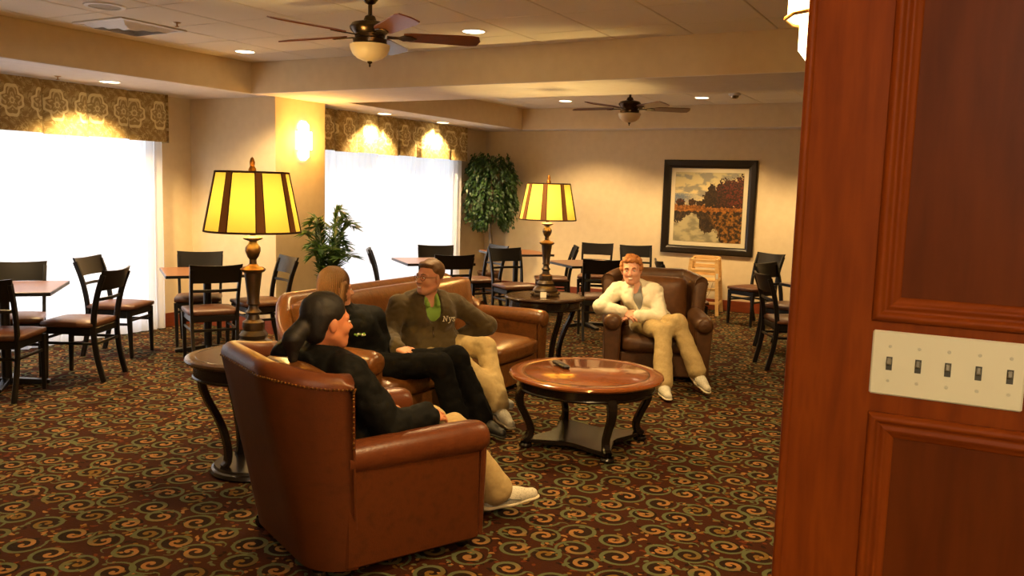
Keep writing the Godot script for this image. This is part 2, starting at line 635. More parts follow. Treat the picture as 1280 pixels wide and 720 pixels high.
	m = mat("leaf_green", rgb8(42, 72, 32), 0.5)
	m.backlight_enabled = true
	m.backlight = Color(0.35, 0.45, 0.15)
	m.cull_mode = BaseMaterial3D.CULL_DISABLED
	m = mat("leaf_grey", rgb8(72, 98, 76), 0.5)
	m.cull_mode = BaseMaterial3D.CULL_DISABLED
	noisy("bark", [rgb8(120, 104, 84), rgb8(150, 134, 112)], v3(6, 1, 6), 0.8, 25, 0.03)
	noisy("pot_brown", [rgb8(72, 48, 30), rgb8(88, 60, 38)], v3(2, 2, 2), 0.5, 26, 0.03)
	mat("soil", rgb8(40, 30, 22), 1.0)
	mat("outlet_white", rgb8(226, 220, 204), 0.4)
	for k: String in ["cherry", "cherry_rail", "cherry_field"]:
		mats[k].metallic_specular = 0.22
		mats[k].clearcoat_enabled = false
	for k: String in ["leather_outside", "leather_brown", "leather_dark"]:
		mats[k].metallic_specular = 0.35

# ---------------------------------------------------------------- lights
const WARM := Color(1.0, 0.83, 0.57)

func glow(key: String, c: Color, energy: float) -> StandardMaterial3D:
	if mats.has(key):
		return mats[key]
	var m := mat(key, c, 0.5)
	m.emission_enabled = true
	m.emission = c
	m.emission_energy_multiplier = energy
	return m

func omni(parent: Node3D, at: Vector3, e: float, size := 0.05, c := WARM) -> void:
	var l := OmniLight3D.new()
	l.name = "lamp_light"
	l.light_color = c
	l.light_energy = e
	l.light_size = size
	l.omni_range = 20.0
	l.omni_attenuation = 2.0
	l.shadow_enabled = true
	parent.add_child(l, true)
	l.position = at

# ---------------------------------------------------------------- the scene
func _ready() -> void:
	var cam := Camera3D.new()
	cam.name = "camera"
	cam.fov = 37.375
	cam.near = 0.05
	cam.far = 100.0
	add_child(cam)
	cam.position = v3(0, 1.59, 0)
	cam.rotation_degrees = v3(-6.7166, 28.824, 1.5905)
	cam.current = true
	var we := WorldEnvironment.new()
	we.name = "world_environment"
	var env := Environment.new()
	env.background_mode = Environment.BG_SKY
	var sky := Sky.new()
	var sm := ProceduralSkyMaterial.new()
	sm.sky_top_color = Color(0.86, 0.90, 0.98)
	sm.sky_horizon_color = Color(0.92, 0.94, 0.98)
	sm.ground_horizon_color = Color(0.70, 0.70, 0.70)
	sm.ground_bottom_color = Color(0.50, 0.50, 0.48)
	sm.energy_multiplier = 5.0
	sky.sky_material = sm
	env.sky = sky
	env.tonemap_mode = Environment.TONE_MAPPER_LINEAR
	env.tonemap_exposure = 1.25
	env.sdfgi_enabled = true
	env.ssao_enabled = true
	env.ssil_enabled = true
	we.environment = env
	add_child(we)

	make_materials()
	build_room()
	build_ceiling_fittings()
	build_windows()
	build_partition()
	build_wall_things()
	build_dining()
	build_lounge()
	build_lamps()
	build_plants()
	build_people()

const FX := -7.61      # wall with the near window
const FX2 := -6.85     # wall with the far window
const ZB := -11.5      # back wall
const SOFFIT := 2.44
const TRAY := 2.74

func build_room() -> void:
	var wall: Material = mats.wall_paint
	structure("floor", box_mesh(v3(-8.2, -0.1, -12.0), v3(3.0, 0.0, 3.0)), mats.carpet)
	# near window wall, with its opening
	structure("wall_left", Shape.new().box(v3(FX - 0.16, 0, -6.6), v3(FX, 2.9, -5.95)).box(v3(FX - 0.16, 0, -2.65), v3(FX, 2.9, 3.0)).box(v3(FX - 0.16, 0, -5.95), v3(FX, 0.12, -2.65)).box(v3(FX - 0.16, 2.28, -5.95), v3(FX, 2.9, -2.65)).done(), wall)
	structure("wall_pier", box_mesh(v3(FX - 0.16, 0, -7.25), v3(-6.37, 2.9, -6.50), 0.004), wall)
	structure("wall_left_far", Shape.new().box(v3(FX2 - 0.16, 0, -12.0), v3(FX2, 2.9, -10.5)).box(v3(FX2 - 0.16, 0, -10.5), v3(FX2, 0.12, -7.5)).box(v3(FX2 - 0.16, 2.28, -10.5), v3(FX2, 2.9, -7.5)).box(v3(FX2 - 0.16, 0, -7.5), v3(FX2, 2.9, -7.2)).done(), wall)
	structure("wall_back", box_mesh(v3(FX2 - 0.1, 0, ZB - 0.16), v3(3.0, 2.9, ZB)), wall)
	structure("wall_right", box_mesh(v3(2.6, 0, ZB), v3(2.76, 2.9, 3.0)), wall)
	structure("wall_front", box_mesh(v3(-8.0, 0, 2.6), v3(3.0, 2.9, 2.76)), wall)
	# baseboards
	var bb: Material = mats.baseboard_wood
	structure("baseboard_left", Shape.new().box(v3(FX, 0, -6.5), v3(FX + 0.016, 0.15, -6.04), 0.004).box(v3(FX, 0, -2.6), v3(FX + 0.016, 0.15, 2.6), 0.004).done(), bb)
	structure("baseboard_pier", Shape.new().box(v3(FX + 0.016, 0, -6.5), v3(-6.37, 0.15, -6.484), 0.004).box(v3(-6.37, 0, -7.25), v3(-6.354, 0.15, -6.484), 0.004).done(), bb)
	structure("baseboard_back", box_mesh(v3(FX2, 0, ZB), v3(2.6, 0.15, ZB + 0.016), 0.004), bb)
	structure("baseboard_left_far", box_mesh(v3(FX2, 0, ZB + 0.016), v3(FX2 + 0.016, 0.15, -10.62), 0.004), bb)
	# ceiling: dropped soffits round two trays of acoustic tile
	var c := structure_node("ceiling")
	var rects := [[FX - 0.1, -6.43, -6.24, -2.2], [FX - 0.1, 2.7, -2.2, 2.7], [0.9, 2.7, -11.6, -2.2], [FX - 0.1, 0.9, -7.235, -6.24], [FX2 - 0.1, -6.05, -11.6, -7.235], [-6.05, 0.9, -11.6, -11.17]]
	for r: Array in rects:
		put("soffit", box_mesh(v3(r[0], SOFFIT, r[2]), v3(r[1], SOFFIT + 0.006, r[3])), mats.soffit_paint, c)
		put("fascia", box_mesh(v3(r[0], SOFFIT + 0.0061, r[2]), v3(r[1], 2.9, r[3])), wall, c)
	put("roof_slab", box_mesh(v3(-8.2, 2.9, -12.0), v3(3.0, 3.05, 3.0)), mats.soffit_paint, c)
	var cache := {}
	for tr: Array in [[-6.43, 0.9, -6.24, -2.2], [-6.05, 0.9, -11.17, -7.235]]:
		put("grid_backing", box_mesh(v3(tr[0], TRAY + 0.012, tr[2]), v3(tr[1], TRAY + 0.03, tr[3])), mats.grid_metal, c)
		var xs := [tr[0]]
		var x := -1.365 - 0.605 * 12
		while x < tr[1]:
			if x > tr[0] + 0.02:
				xs.append(x)
			x += 0.605
		xs.append(tr[1])
		var zs := [tr[2]]
		var z := -5.2 - 0.605 * 12
		while z < tr[3]:
			if z > tr[2] + 0.02:
				zs.append(z)
			z += 0.605
		zs.append(tr[3])
		for i in xs.size() - 1:
			for j in zs.size() - 1:
				var w: float = xs[i + 1] - xs[i] - 0.009
				var d: float = zs[j + 1] - zs[j] - 0.009
				var key := "%d %d" % [int(w * 1000), int(d * 1000)]
				if not cache.has(key):
					cache[key] = box_mesh(v3(-w / 2, 0, -d / 2), v3(w / 2, 0.014, d / 2), 0.004)
				put("ceiling_tile", cache[key], mats.ceiling_tile, c, v3((xs[i] + xs[i + 1]) / 2, TRAY, (zs[j] + zs[j + 1]) / 2))

func downlight(at: Vector3, label: String, e := 4.6, hot := 8.0) -> void:
	var t := thing("recessed_downlight", label, "ceiling light", at, 0.0, "recessed downlights")
	put("trim_ring", Shape.new().lathe([Vector2(0.08, -0.001), Vector2(0.083, -0.006), Vector2(0.095, -0.006), Vector2(0.10, -0.001)], 24).done(), mats.white_frame, t)
	put("bulb_lens", Shape.new().lathe([Vector2(0.0, -0.004), Vector2(0.08, -0.003)], 24, Vector3.ZERO, Transform3D(Basis(Vector3.RIGHT, PI), v3(0, -0.007, 0))).done(), glow("downlight_glow", Color(1.0, 0.90, 0.72), hot), t)
	var s := SpotLight3D.new()
	s.name = "lamp_light"
	s.light_color = WARM
	s.light_energy = e
	s.light_size = 0.05
	s.spot_angle = 62.0
	s.spot_angle_attenuation = 0.45
	s.spot_range = 20.0
	s.spot_attenuation = 2.0
	s.shadow_enabled = true
	t.add_child(s, true)
	s.position = v3(0, -0.03, 0)
	s.rotation.x = -PI / 2

func dome_light(at: Vector3, label: String, e: float) -> void:
	var t := thing("dome_ceiling_light", label, "ceiling light", at)
	put("base_ring", Shape.new().lathe([Vector2(0.15, -0.03), Vector2(0.17, -0.026), Vector2(0.172, -0.001)], 28).done(), mats.gilt, t)
	put("glass_dome", Shape.new().lathe([Vector2(0.0, -0.1), Vector2(0.06, -0.095), Vector2(0.11, -0.075), Vector2(0.14, -0.045), Vector2(0.15, -0.028)], 28, Vector3.ZERO, Transform3D.IDENTITY, 2.0).done(), glow("dome_glow", Color(1.0, 0.90, 0.72), 3.0), t)
	omni(t, v3(0, -0.16, 0), e, 0.12, Color(1.0, 0.92, 0.78))

func build_ceiling_fittings() -> void:
	downlight(v3(-5.93, TRAY, -5.68), "round recessed downlight in near ceiling tray, beside the left corner of the beam")
	downlight(v3(-3.44, TRAY, -5.55), "round recessed downlight in near ceiling tray, right of the fan blade")
	downlight(v3(-4.93, TRAY, -10.27), "round recessed downlight in far ceiling tray, left of the far fan")
	downlight(v3(-3.12, TRAY, -10.32), "round recessed downlight in far ceiling tray, right of the far fan")
	downlight(v3(-7.0, SOFFIT, -5.09), "round recessed downlight in the soffit above the near valance")
	downlight(v3(-6.47, SOFFIT, -8.43), "nearer of two recessed downlights above the far valance")
	downlight(v3(-6.51, SOFFIT, -9.76), "farther of two recessed downlights above the far valance")
	# the same lights go on overhead, out of the frame
	downlight(v3(-0.9, TRAY, -5.55), "recessed downlight in near tray behind the wooden wall edge")
	downlight(v3(-5.93, TRAY, -2.9), "recessed downlight in near tray, left of the camera")
	downlight(v3(-0.9, TRAY, -2.9), "recessed downlight in near tray beside the wooden wall")
	downlight(v3(-1.3, TRAY, -10.32), "recessed downlight in far tray, behind the wooden wall edge")
	dome_light(v3(0.5, SOFFIT, 0.9), "frosted dome ceiling light in the corridor behind the camera", 3.0)
	# supply grille, speaker, sprinklers, smoke detector
	var t := thing("air_vent", "white square louvred air vent in the near ceiling tray", "vent", v3(-5.86, TRAY, -4.45))
	put("frame", Shape.new().box(v3(-0.29, -0.012, -0.29), v3(0.29, -0.001, -0.25), 0.003).box(v3(-0.29, -0.012, 0.25), v3(0.29, -0.001, 0.29), 0.003).box(v3(-0.29, -0.012, -0.25), v3(-0.25, -0.001, 0.25), 0.003).box(v3(0.25, -0.012, -0.25), v3(0.29, -0.001, 0.25), 0.003).done(), mats.white_frame, t)
	put("throat", box_mesh(v3(-0.25, -0.003, -0.25), v3(0.25, -0.001, 0.25)), mats.white_frame, t)
	for k in 3:
		var r := 0.235 - 0.075 * k
		var ring := []
		for q: Array in [[r, -0.004], [r - 0.05, -0.034]]:
			ring.append([v3(-q[0], q[1], -q[0]), v3(q[0], q[1], -q[0]), v3(q[0], q[1], q[0]), v3(-q[0], q[1], q[0])])
		var sh := Shape.new()
		for e in 4:
			sh.quad(ring[0][e], ring[0][(e + 1) % 4], ring[1][(e + 1) % 4], ring[1][e])
			sh.quad(ring[0][e] + v3(0, 0.003, 0), ring[1][e] + v3(0, 0.003, 0), ring[1][(e + 1) % 4] + v3(0, 0.003, 0), ring[0][(e + 1) % 4] + v3(0, 0.003, 0))
		put("louvre", sh.done(), mats.white_frame, t)
	t = thing("ceiling_speaker", "round white speaker grille in the near ceiling tray", "speaker", v3(-5.34, TRAY, -3.86))
	put("rim", Shape.new().lathe([Vector2(0.1, -0.002), Vector2(0.105, -0.01), Vector2(0.13, -0.008), Vector2(0.135, -0.001)], 28).done(), mats.white_frame, t)
	put("grille", Shape.new().lathe([Vector2(0.0, -0.006), Vector2(0.1, -0.004)], 28, Vector3.ZERO, Transform3D(Basis(Vector3.RIGHT, PI), v3(0, -0.01, 0))).done(), noisy("grille_cloth", [rgb8(160, 156, 148), rgb8(190, 186, 178)], v3(6, 6, 6), 0.8, 40, 0.2), t)
	for s: Array in [[v3(-5.36, TRAY, -4.47), "small brass sprinkler head in near ceiling tray beside the vent"], [v3(-7.1, SOFFIT, -4.66), "small sprinkler head in the soffit above the near valance"]]:
		t = thing("sprinkler_head", s[1], "sprinkler", s[0], 0.0, "sprinkler heads")
		put("escutcheon", Shape.new().lathe([Vector2(0.0, -0.008), Vector2(0.018, -0.008), Vector2(0.03, -0.001)], 16).done(), mats.gilt, t)
		put("deflector", Shape.new().lathe([Vector2(0.0, -0.034), Vector2(0.016, -0.033), Vector2(0.016, -0.03), Vector2(0.005, -0.028), Vector2(0.005, -0.006)], 12).done(), mats.gilt, t)
	t = thing("smoke_detector", "small round smoke detector in the far ceiling tray", "smoke detector", v3(-2.64, TRAY, -10.0))
	put("base", Shape.new().lathe([Vector2(0.0, -0.025), Vector2(0.065, -0.025), Vector2(0.07, -0.001)], 20).done(), mats.white_frame, t)
	put("sensor", Shape.new().lathe([Vector2(0.0, -0.06), Vector2(0.03, -0.058), Vector2(0.045, -0.046), Vector2(0.05, -0.0255)], 20).done(), mats.steel, t)
	var f := ceiling_fan(v3(-3.3, TRAY, -4.15), "dark bronze ceiling fan with brown blades and a glass bowl, near tray", 0.68)
	f = ceiling_fan(v3(-3.42, TRAY, -8.72), "bronze ceiling fan with glass bowl hanging in the far tray", 0.62)

func ceiling_fan(at: Vector3, label: String, turn: float) -> Node3D:
	var t := thing("ceiling_fan", label, "ceiling fan", at, turn, "ceiling fans")
	var bz: Material = mat("fan_bronze", rgb8(70, 54, 38), 0.25, 0.75)
	put("canopy", Shape.new().lathe([Vector2(0.018, -0.09), Vector2(0.03, -0.085), Vector2(0.05, -0.06), Vector2(0.066, -0.02), Vector2(0.07, -0.001)], 24).done(), bz, t)
	put("downrod", Shape.new().lathe([Vector2(0.0125, -0.2), Vector2(0.0125, -0.08)], 12).done(), bz, t)
	put("motor_housing", Shape.new().lathe([Vector2(0.0, -0.385), Vector2(0.085, -0.385), Vector2(0.1, -0.375), Vector2(0.102, -0.355), Vector2(0.088, -0.345), Vector2(0.092, -0.325), Vector2(0.118, -0.30), Vector2(0.122, -0.285), Vector2(0.105, -0.262), Vector2(0.04, -0.245), Vector2(0.03, -0.22), Vector2(0.0135, -0.21)], 28).done(), bz, t, v3(0, 0.06, 0))
	var gl := mat("bowl_glass", rgb8(226, 206, 170), 0.45)
	gl.backlight_enabled = true
	gl.backlight = Color(0.5, 0.45, 0.35)
	var bowl := put("light_bowl", Shape.new().lathe([Vector2(0.0, -0.483), Vector2(0.035, -0.48), Vector2(0.075, -0.464), Vector2(0.103, -0.440), Vector2(0.117, -0.412), Vector2(0.121, -0.387)], 28, Vector3.ZERO, Transform3D.IDENTITY, 2.0).done(), gl, t, v3(0, 0.06, 0))
	put("finial", Shape.new().lathe([Vector2(0.0, -0.518), Vector2(0.006, -0.51), Vector2(0.005, -0.498), Vector2(0.016, -0.49), Vector2(0.014, -0.48)], 12).done(), bz, bowl)
	for k in 5:
		var a := TAU * k / 5.0
		var xf := Transform3D(Basis(Vector3.UP, a) * Basis(Vector3.RIGHT, -0.24), v3(0, -0.27, 0))
		var poly := PackedVector2Array([Vector2(0.2, -0.045), Vector2(0.24, -0.058), Vector2(0.60, -0.072), Vector2(0.65, -0.062), Vector2(0.665, 0.0), Vector2(0.65, 0.062), Vector2(0.60, 0.072), Vector2(0.24, 0.058), Vector2(0.2, 0.045)])
		var bl := put("blade", Shape.new().prism(poly, -0.004, 0.004, xf * Transform3D(Basis(Vector3.RIGHT, PI / 2), Vector3.ZERO), 0.002).done(), mats.fan_wood, t)
		var ir := PackedVector2Array([Vector2(0.10, -0.018), Vector2(0.17, -0.014), Vector2(0.2, -0.04), Vector2(0.25, -0.03), Vector2(0.28, 0.0), Vector2(0.25, 0.03), Vector2(0.2, 0.04), Vector2(0.17, 0.014), Vector2(0.10, 0.018)])
		put("blade_iron", Shape.new().prism(ir, 0.004, 0.011, xf * Transform3D(Basis(Vector3.RIGHT, PI / 2), Vector3.ZERO), 0.002).done(), bz, bl)
	return t

# ---------------------------------------------------------------- windows, curtains, valances
func build_windows() -> void:
	window(1, FX, -5.95, -2.65, -6.04, "left")
	window(2, FX2, -10.5, -7.5, -10.62, "far")

func window(n: int, x: float, z0: float, z1: float, zend: float, where: String) -> void:
	var w := structure_node("window_%d" % n)
	var fr := Shape.new()
	for y: float in [0.12, 2.22]:
		fr.box(v3(x - 0.12, y, z0), v3(x - 0.05, y + 0.06, z1), 0.005)
	for k in 4:
		var z: float = lerpf(z0, z1 - 0.05, k / 3.0)
		fr.box(v3(x - 0.118, 0.18, z), v3(x - 0.052, 2.22, z + 0.05), 0.005)
	put("window_frame", fr.done(), mats.white_frame, w)
	for k in 3:
		var a: float = lerpf(z0, z1 - 0.05, k / 3.0) + 0.05
		var b: float = lerpf(z0, z1 - 0.05, (k + 1) / 3.0)
		put("pane", box_mesh(v3(x - 0.088, 0.18, a), v3(x - 0.084, 2.22, b)), mats.window_glass, w)
	# sheer curtains: two panels that hang in soft folds from a rod behind the valance
	var near_end := z1 + 0.1
	var mid := (zend + near_end) / 2.0
	for p in 2:
		var za := zend if p == 0 else mid + 0.012
		var zb := mid - 0.012 if p == 0 else near_end
		var lab := "white sheer curtain glowing with daylight, %s" % (["at the near window, half nearest the pier", "at the near window, half beside the left frame edge"][p] if n == 1 else ["at the far window, half nearest the back wall", "at the far window, half nearest the lit pier"][p])
		var c := thing("sheer_curtain", lab, "curtain", v3(x, 0, (za + zb) / 2), 0.0, "sheer curtains")
		var g := []
		var N := 170
		var rows := 8
		for i in rows + 1:
			var y := lerpf(2.32, 0.015, float(i) / rows)
			var row := []
			for j in N + 1:
				var u := float(j) / N
				var ph := u * (zb - za) / 0.115 * TAU + 1.3 * sin(u * 9.0 + p) + 0.25 * sin(i * 0.6 + u * 20.0)
				var amp := 0.018 + 0.010 * sin(u * 23.0 + p * 2.0)
				row.append(v3(0.105 + amp * sin(ph), y, lerpf(za, zb, u) - (za + zb) / 2 + 0.008 * sin(ph * 2.0)))
			g.append(row)
		put("cloth", Shape.new().grid(g).done(), mats.sheer, c)
		put("rod_pocket", Shape.new().tube([v3(0.105, 2.33, za - (za + zb) / 2), v3(0.105, 2.33, zb - (za + zb) / 2)], 0.02, 10).done(), mats.sheer, c)
	# valance: flat pleated box of damask panels with a return at each end
	var vl := thing("window_valance", "olive and gold damask valance with box pleats over the %s window" % ("near" if n == 1 else "far"), "valance", v3(x, 0, 0), 0.0, "damask valances")
	var top := SOFFIT - 0.004
	var za2 := zend - 0.02
	var zb2 := near_end + 0.02
	var npan := 8
	var pw := (zb2 - za2) / npan
	for k in npan:
		var g := []
		for i in 7:
			var v := i / 6.0
			var row := []
			for j in 13:
				var u: float = [0.0, 0.015, 0.12, 0.22, 0.32, 0.41, 0.5, 0.59, 0.68, 0.78, 0.88, 0.985, 1.0][j]
				var zz := za2 + pw * (k + u)
				var out := 0.182 + (0.006 if k % 2 == 0 else 0.0) + 0.010 * v * sin(u * PI) + 0.012 * v
				if u < 0.02 or u > 0.98:
					out -= 0.036
				row.append(v3(out, lerpf(top, 1.955 + (0.008 if k % 2 else 0.0), v), zz))
			g.append(row)
		var sh := Shape.new()
		sh.group += 1
		for i in 6:
			for j in 12:
				var sc := 1.0 / 0.25
				var f := func(ii: int, jj: int) -> Vector2: return Vector2((pw * jj / 12.0 + k * 0.03) * sc, ii / 6.0)
				sh.quad(g[i][j], g[i + 1][j], g[i + 1][j + 1], g[i][j + 1], sh.group, f.call(i, j), f.call(i + 1, j), f.call(i + 1, j + 1), f.call(i, j + 1))
				var bk := v3(-0.006, 0, 0)
				sh.quad(g[i][j] + bk, g[i][j + 1] + bk, g[i + 1][j + 1] + bk, g[i + 1][j] + bk, sh.group + 1, f.call(i, j), f.call(i, j + 1), f.call(i + 1, j + 1), f.call(i + 1, j))
		put("valance_panel", sh.done(), mats.damask, vl)
	for e in 2:
		var ze := za2 if e == 0 else zb2
		var sh := Shape.new()
		for s: float in [-0.003, 0.003]:
			var a := v3(0.01, top, ze + s)
			var b := v3(0.01, 1.95, ze + s)
			var c2 := v3(0.189, 1.95, ze + s)
			var d := v3(0.185, top, ze + s)
			var us := [Vector2(0, 0), Vector2(0, 1), Vector2(0.55, 1), Vector2(0.55, 0)]
			if s > 0:
				sh.quad(a, b, c2, d, -1, us[0], us[1], us[2], us[3])
			else:
				sh.quad(d, c2, b, a, -1, us[3], us[2], us[1], us[0])
		put("valance_return", sh.done(), mats.damask, vl)

# ---------------------------------------------------------------- panelled wall with the switches, right beside the camera
func moulding(w: Node3D, x0: float, x1: float, y0: float, y1: float, z: float) -> void:
	# mitred picture-frame moulding with a stepped profile, standing proud of the panel
	var prof := [Vector2(0.0, 0.001), Vector2(0.0, 0.007), Vector2(0.004, 0.013), Vector2(0.010, 0.015), Vector2(0.015, 0.012), Vector2(0.017, 0.007), Vector2(0.023, 0.007), Vector2(0.026, 0.010), Vector2(0.031, 0.0095), Vector2(0.034, 0.005), Vector2(0.040, 0.0045), Vector2(0.043, 0.001)]
	var corners := [Vector2(x0, y0), Vector2(x1, y0), Vector2(x1, y1), Vector2(x0, y1)]
	var inw := [Vector2(1, 1), Vector2(-1, 1), Vector2(-1, -1), Vector2(1, -1)]
	for e in 4:
		var sh := Shape.new()
		for i in prof.size() - 1:
			var p: Vector2 = prof[i]
			var q: Vector2 = prof[i + 1]
			var e2 := (e + 1) % 4
			var a: Vector2 = corners[e] + inw[e] * p.x
			var b: Vector2 = corners[e2] + inw[e2] * p.x
			var c: Vector2 = corners[e2] + inw[e2] * q.x
			var d: Vector2 = corners[e] + inw[e] * q.x
			sh.quad(v3(a.x, a.y, z + p.y), v3(b.x, b.y, z + p.y), v3(c.x, c.y, z + q.y), v3(d.x, d.y, z + q.y), 2 if absf((q - p).angle()) < 1.3 else 3)
		put("moulding", sh.done(), mats.cherry_rail if e % 2 == 0 else mats.cherry, w)

func build_partition() -> void:
	var Z := -1.6
	var w := structure_node("wall_partition")
	put("panel_board", box_mesh(v3(-0.297, 0, -2.0), v3(2.7, 2.9, Z), 0.003), mats.cherry, w)
	# rounded corner bead on the free end
	put("corner_bead", Shape.new().tube([v3(-0.292, 0.0, Z - 0.004), v3(-0.292, SOFFIT, Z - 0.004)], 0.009, 12).done(), mats.cherry, w)
	moulding(w, -0.158, 0.62, 1.378, 2.3, Z)
	moulding(w, -0.152, 0.62, 0.24, 1.216, Z)
	put("upper_field", box_mesh(v3(-0.115, 1.421, Z), v3(0.577, 2.257, Z + 0.002)), mats.cherry_field, w)
	put("lower_field", box_mesh(v3(-0.109, 0.283, Z), v3(0.577, 1.173, Z + 0.002)), mats.cherry_field, w)
	put("base_rail", box_mesh(v3(-0.30, 0, Z), v3(2.6, 0.15, Z + 0.016), 0.004), mats.cherry_rail, w)
	var t := thing("switch_plate", "ivory five-gang light switch plate on the cherry wood panel", "light switch", v3(-0.038, 1.305, Z + 0.001))
	var W := 0.1165
	var H := 0.0565
	put("plate", Shape.new().box(v3(-W, -H, 0), v3(W, H, 0.0062), 0.0035).done(), mats.plate_ivory, t)
	for k in 5:
		var x := (k - 2) * 0.0455 + 0.004
		var slot := put("slot", box_mesh(v3(x - 0.0049, -0.0118, 0.0062), v3(x + 0.0049, 0.0118, 0.0066)), mats.slot_grey, t)
		put("toggle", Shape.new().box(v3(x - 0.0036, -0.0058, 0.0066), v3(x + 0.0036, 0.0058, 0.0155), 0.0015, Transform3D(Basis(Vector3.RIGHT, -0.35), Vector3.ZERO)).done(), mat("toggle_ivory", rgb8(120, 112, 88), 0.4), slot)
		for s: float in [-1.0, 1.0]:
			put("screw", Shape.new().lathe([Vector2(0.003, 0), Vector2(0.0026, 0.0008), Vector2(0.0, 0.001)], 10, Vector3.ZERO, Transform3D(Basis(Vector3.RIGHT, PI / 2), v3(x, s * 0.0302, 0.0062))).done(), mat("screw_ivory", rgb8(205, 198, 168), 0.4), t)

func sconce(at: Vector3, face: float, label: String, e: float, hot: float) -> void:
	# half-lantern of frosted glass: a wide band with narrower faceted ends, on a brass back plate
	var t := thing("wall_sconce", label, "wall lamp", at, face, "wall sconces")
	put("back_plate", box_mesh(v3(-0.07, -0.12, 0.001), v3(0.07, 0.12, 0.012), 0.003), mats.gilt, t)
	var gm := glow("sconce_glow", Color(1.0, 0.92, 0.70), hot)
	var ring := func(r: float, d: float, y: float) -> Array: return [v3(-r, y, 0.012), v3(-r * 0.8, y, d * 0.7), v3(-r * 0.3, y, d), v3(r * 0.3, y, d), v3(r * 0.8, y, d * 0.7), v3(r, y, 0.012)]
	var gl := Shape.new()
	var rs := [ring.call(0.035, 0.035, -0.205), ring.call(0.075, 0.065, -0.165), ring.call(0.075, 0.065, -0.105), ring.call(0.105, 0.088, -0.10), ring.call(0.105, 0.088, 0.10), ring.call(0.075, 0.065, 0.105), ring.call(0.075, 0.065, 0.165), ring.call(0.035, 0.035, 0.205)]
	for i in rs.size() - 1:
		for j in 5:
			gl.quad(rs[i][j], rs[i][j + 1], rs[i + 1][j + 1], rs[i + 1][j])
	gl.flat_cap(rs[0], false)
	gl.flat_cap(rs[7], true)
	put("glass_shade", gl.done(), gm, t)
	for y: float in [-0.102, 0.102]:
		put("band", Shape.new().bar([v3(-0.11, y, 0.015), v3(-0.088, y, 0.064), v3(-0.034, y, 0.092), v3(0.034, y, 0.092), v3(0.088, y, 0.064), v3(0.11, y, 0.015)], 0.008, 0.006, Vector3.UP).done(), mats.gilt, t)
	omni(t, v3(0, 0.0, 0.14), e, 0.06, Color(1.0, 0.72, 0.33))

func build_wall_things() -> void:
	sconce(v3(-6.37, 2.02, -6.89), PI / 2, "glowing faceted glass wall sconce on the yellow-lit pier", 0.65, 6.0)
	sconce(v3(-0.298, 2.05, -1.87), -PI / 2, "white glowing wall sconce on the end of the wooden wall", 1.5, 5.0)
	# framed landscape
	var t := thing("framed_painting", "autumn pond landscape painting in a wide black frame", "painting", v3(-3.31, 1.395, ZB))
	var R := 0.64
	for e in 4:
		var sh := Shape.new()
		var prof := [Vector2(0.0, 0.0), Vector2(0.0, 0.035), Vector2(0.015, 0.045), Vector2(0.075, 0.04), Vector2(0.095, 0.03), Vector2(0.11, 0.026), Vector2(0.11, 0.012)]
		var cs := [Vector2(-1, -1), Vector2(1, -1), Vector2(1, 1), Vector2(-1, 1)]
		for i in prof.size() - 1:
			var p: Vector2 = prof[i]
			var q: Vector2 = prof[i + 1]
			var a: Vector2 = cs[e] * (R - p.x)
			var b: Vector2 = cs[(e + 1) % 4] * (R - p.x)
			var c: Vector2 = cs[(e + 1) % 4] * (R - q.x)
			var d: Vector2 = cs[e] * (R - q.x)
			sh.quad(v3(a.x, a.y, p.y), v3(b.x, b.y, p.y), v3(c.x, c.y, q.y), v3(d.x, d.y, q.y))
		put("frame_rail", sh.done(), mats.frame_black, t)
	put("mat_board", Shape.new().box(v3(-0.53, -0.53, 0.004), v3(0.53, 0.53, 0.013)).done(), mats.mat_board, t)
	var cv := Shape.new()
	cv.box(v3(-0.472, -0.472, 0.0131), v3(0.472, 0.472, 0.016))
	cv.quad(v3(-0.47, -0.47, 0.0165), v3(0.47, -0.47, 0.0165), v3(0.47, 0.47, 0.0165), v3(-0.47, 0.47, 0.0165), -1, Vector2(0, 1), Vector2(1, 1), Vector2(1, 0), Vector2(0, 0))
	put("canvas", cv.done(), mats.painting, t)
	# outlet
	t = thing("wall_outlet", "small white electrical outlet low on the wall beside the curtain", "outlet", v3(FX, 0.40, -6.02), PI / 2)
	put("plate", box_mesh(v3(-0.035, -0.057, 0), v3(0.035, 0.057, 0.006), 0.003), mats.outlet_white, t)
	for s: float in [-1.0, 1.0]:
		put("socket", box_mesh(v3(-0.015, s * 0.022 - 0.013, 0.006), v3(0.015, s * 0.022 + 0.013, 0.008), 0.001), mats.plate_ivory, t)

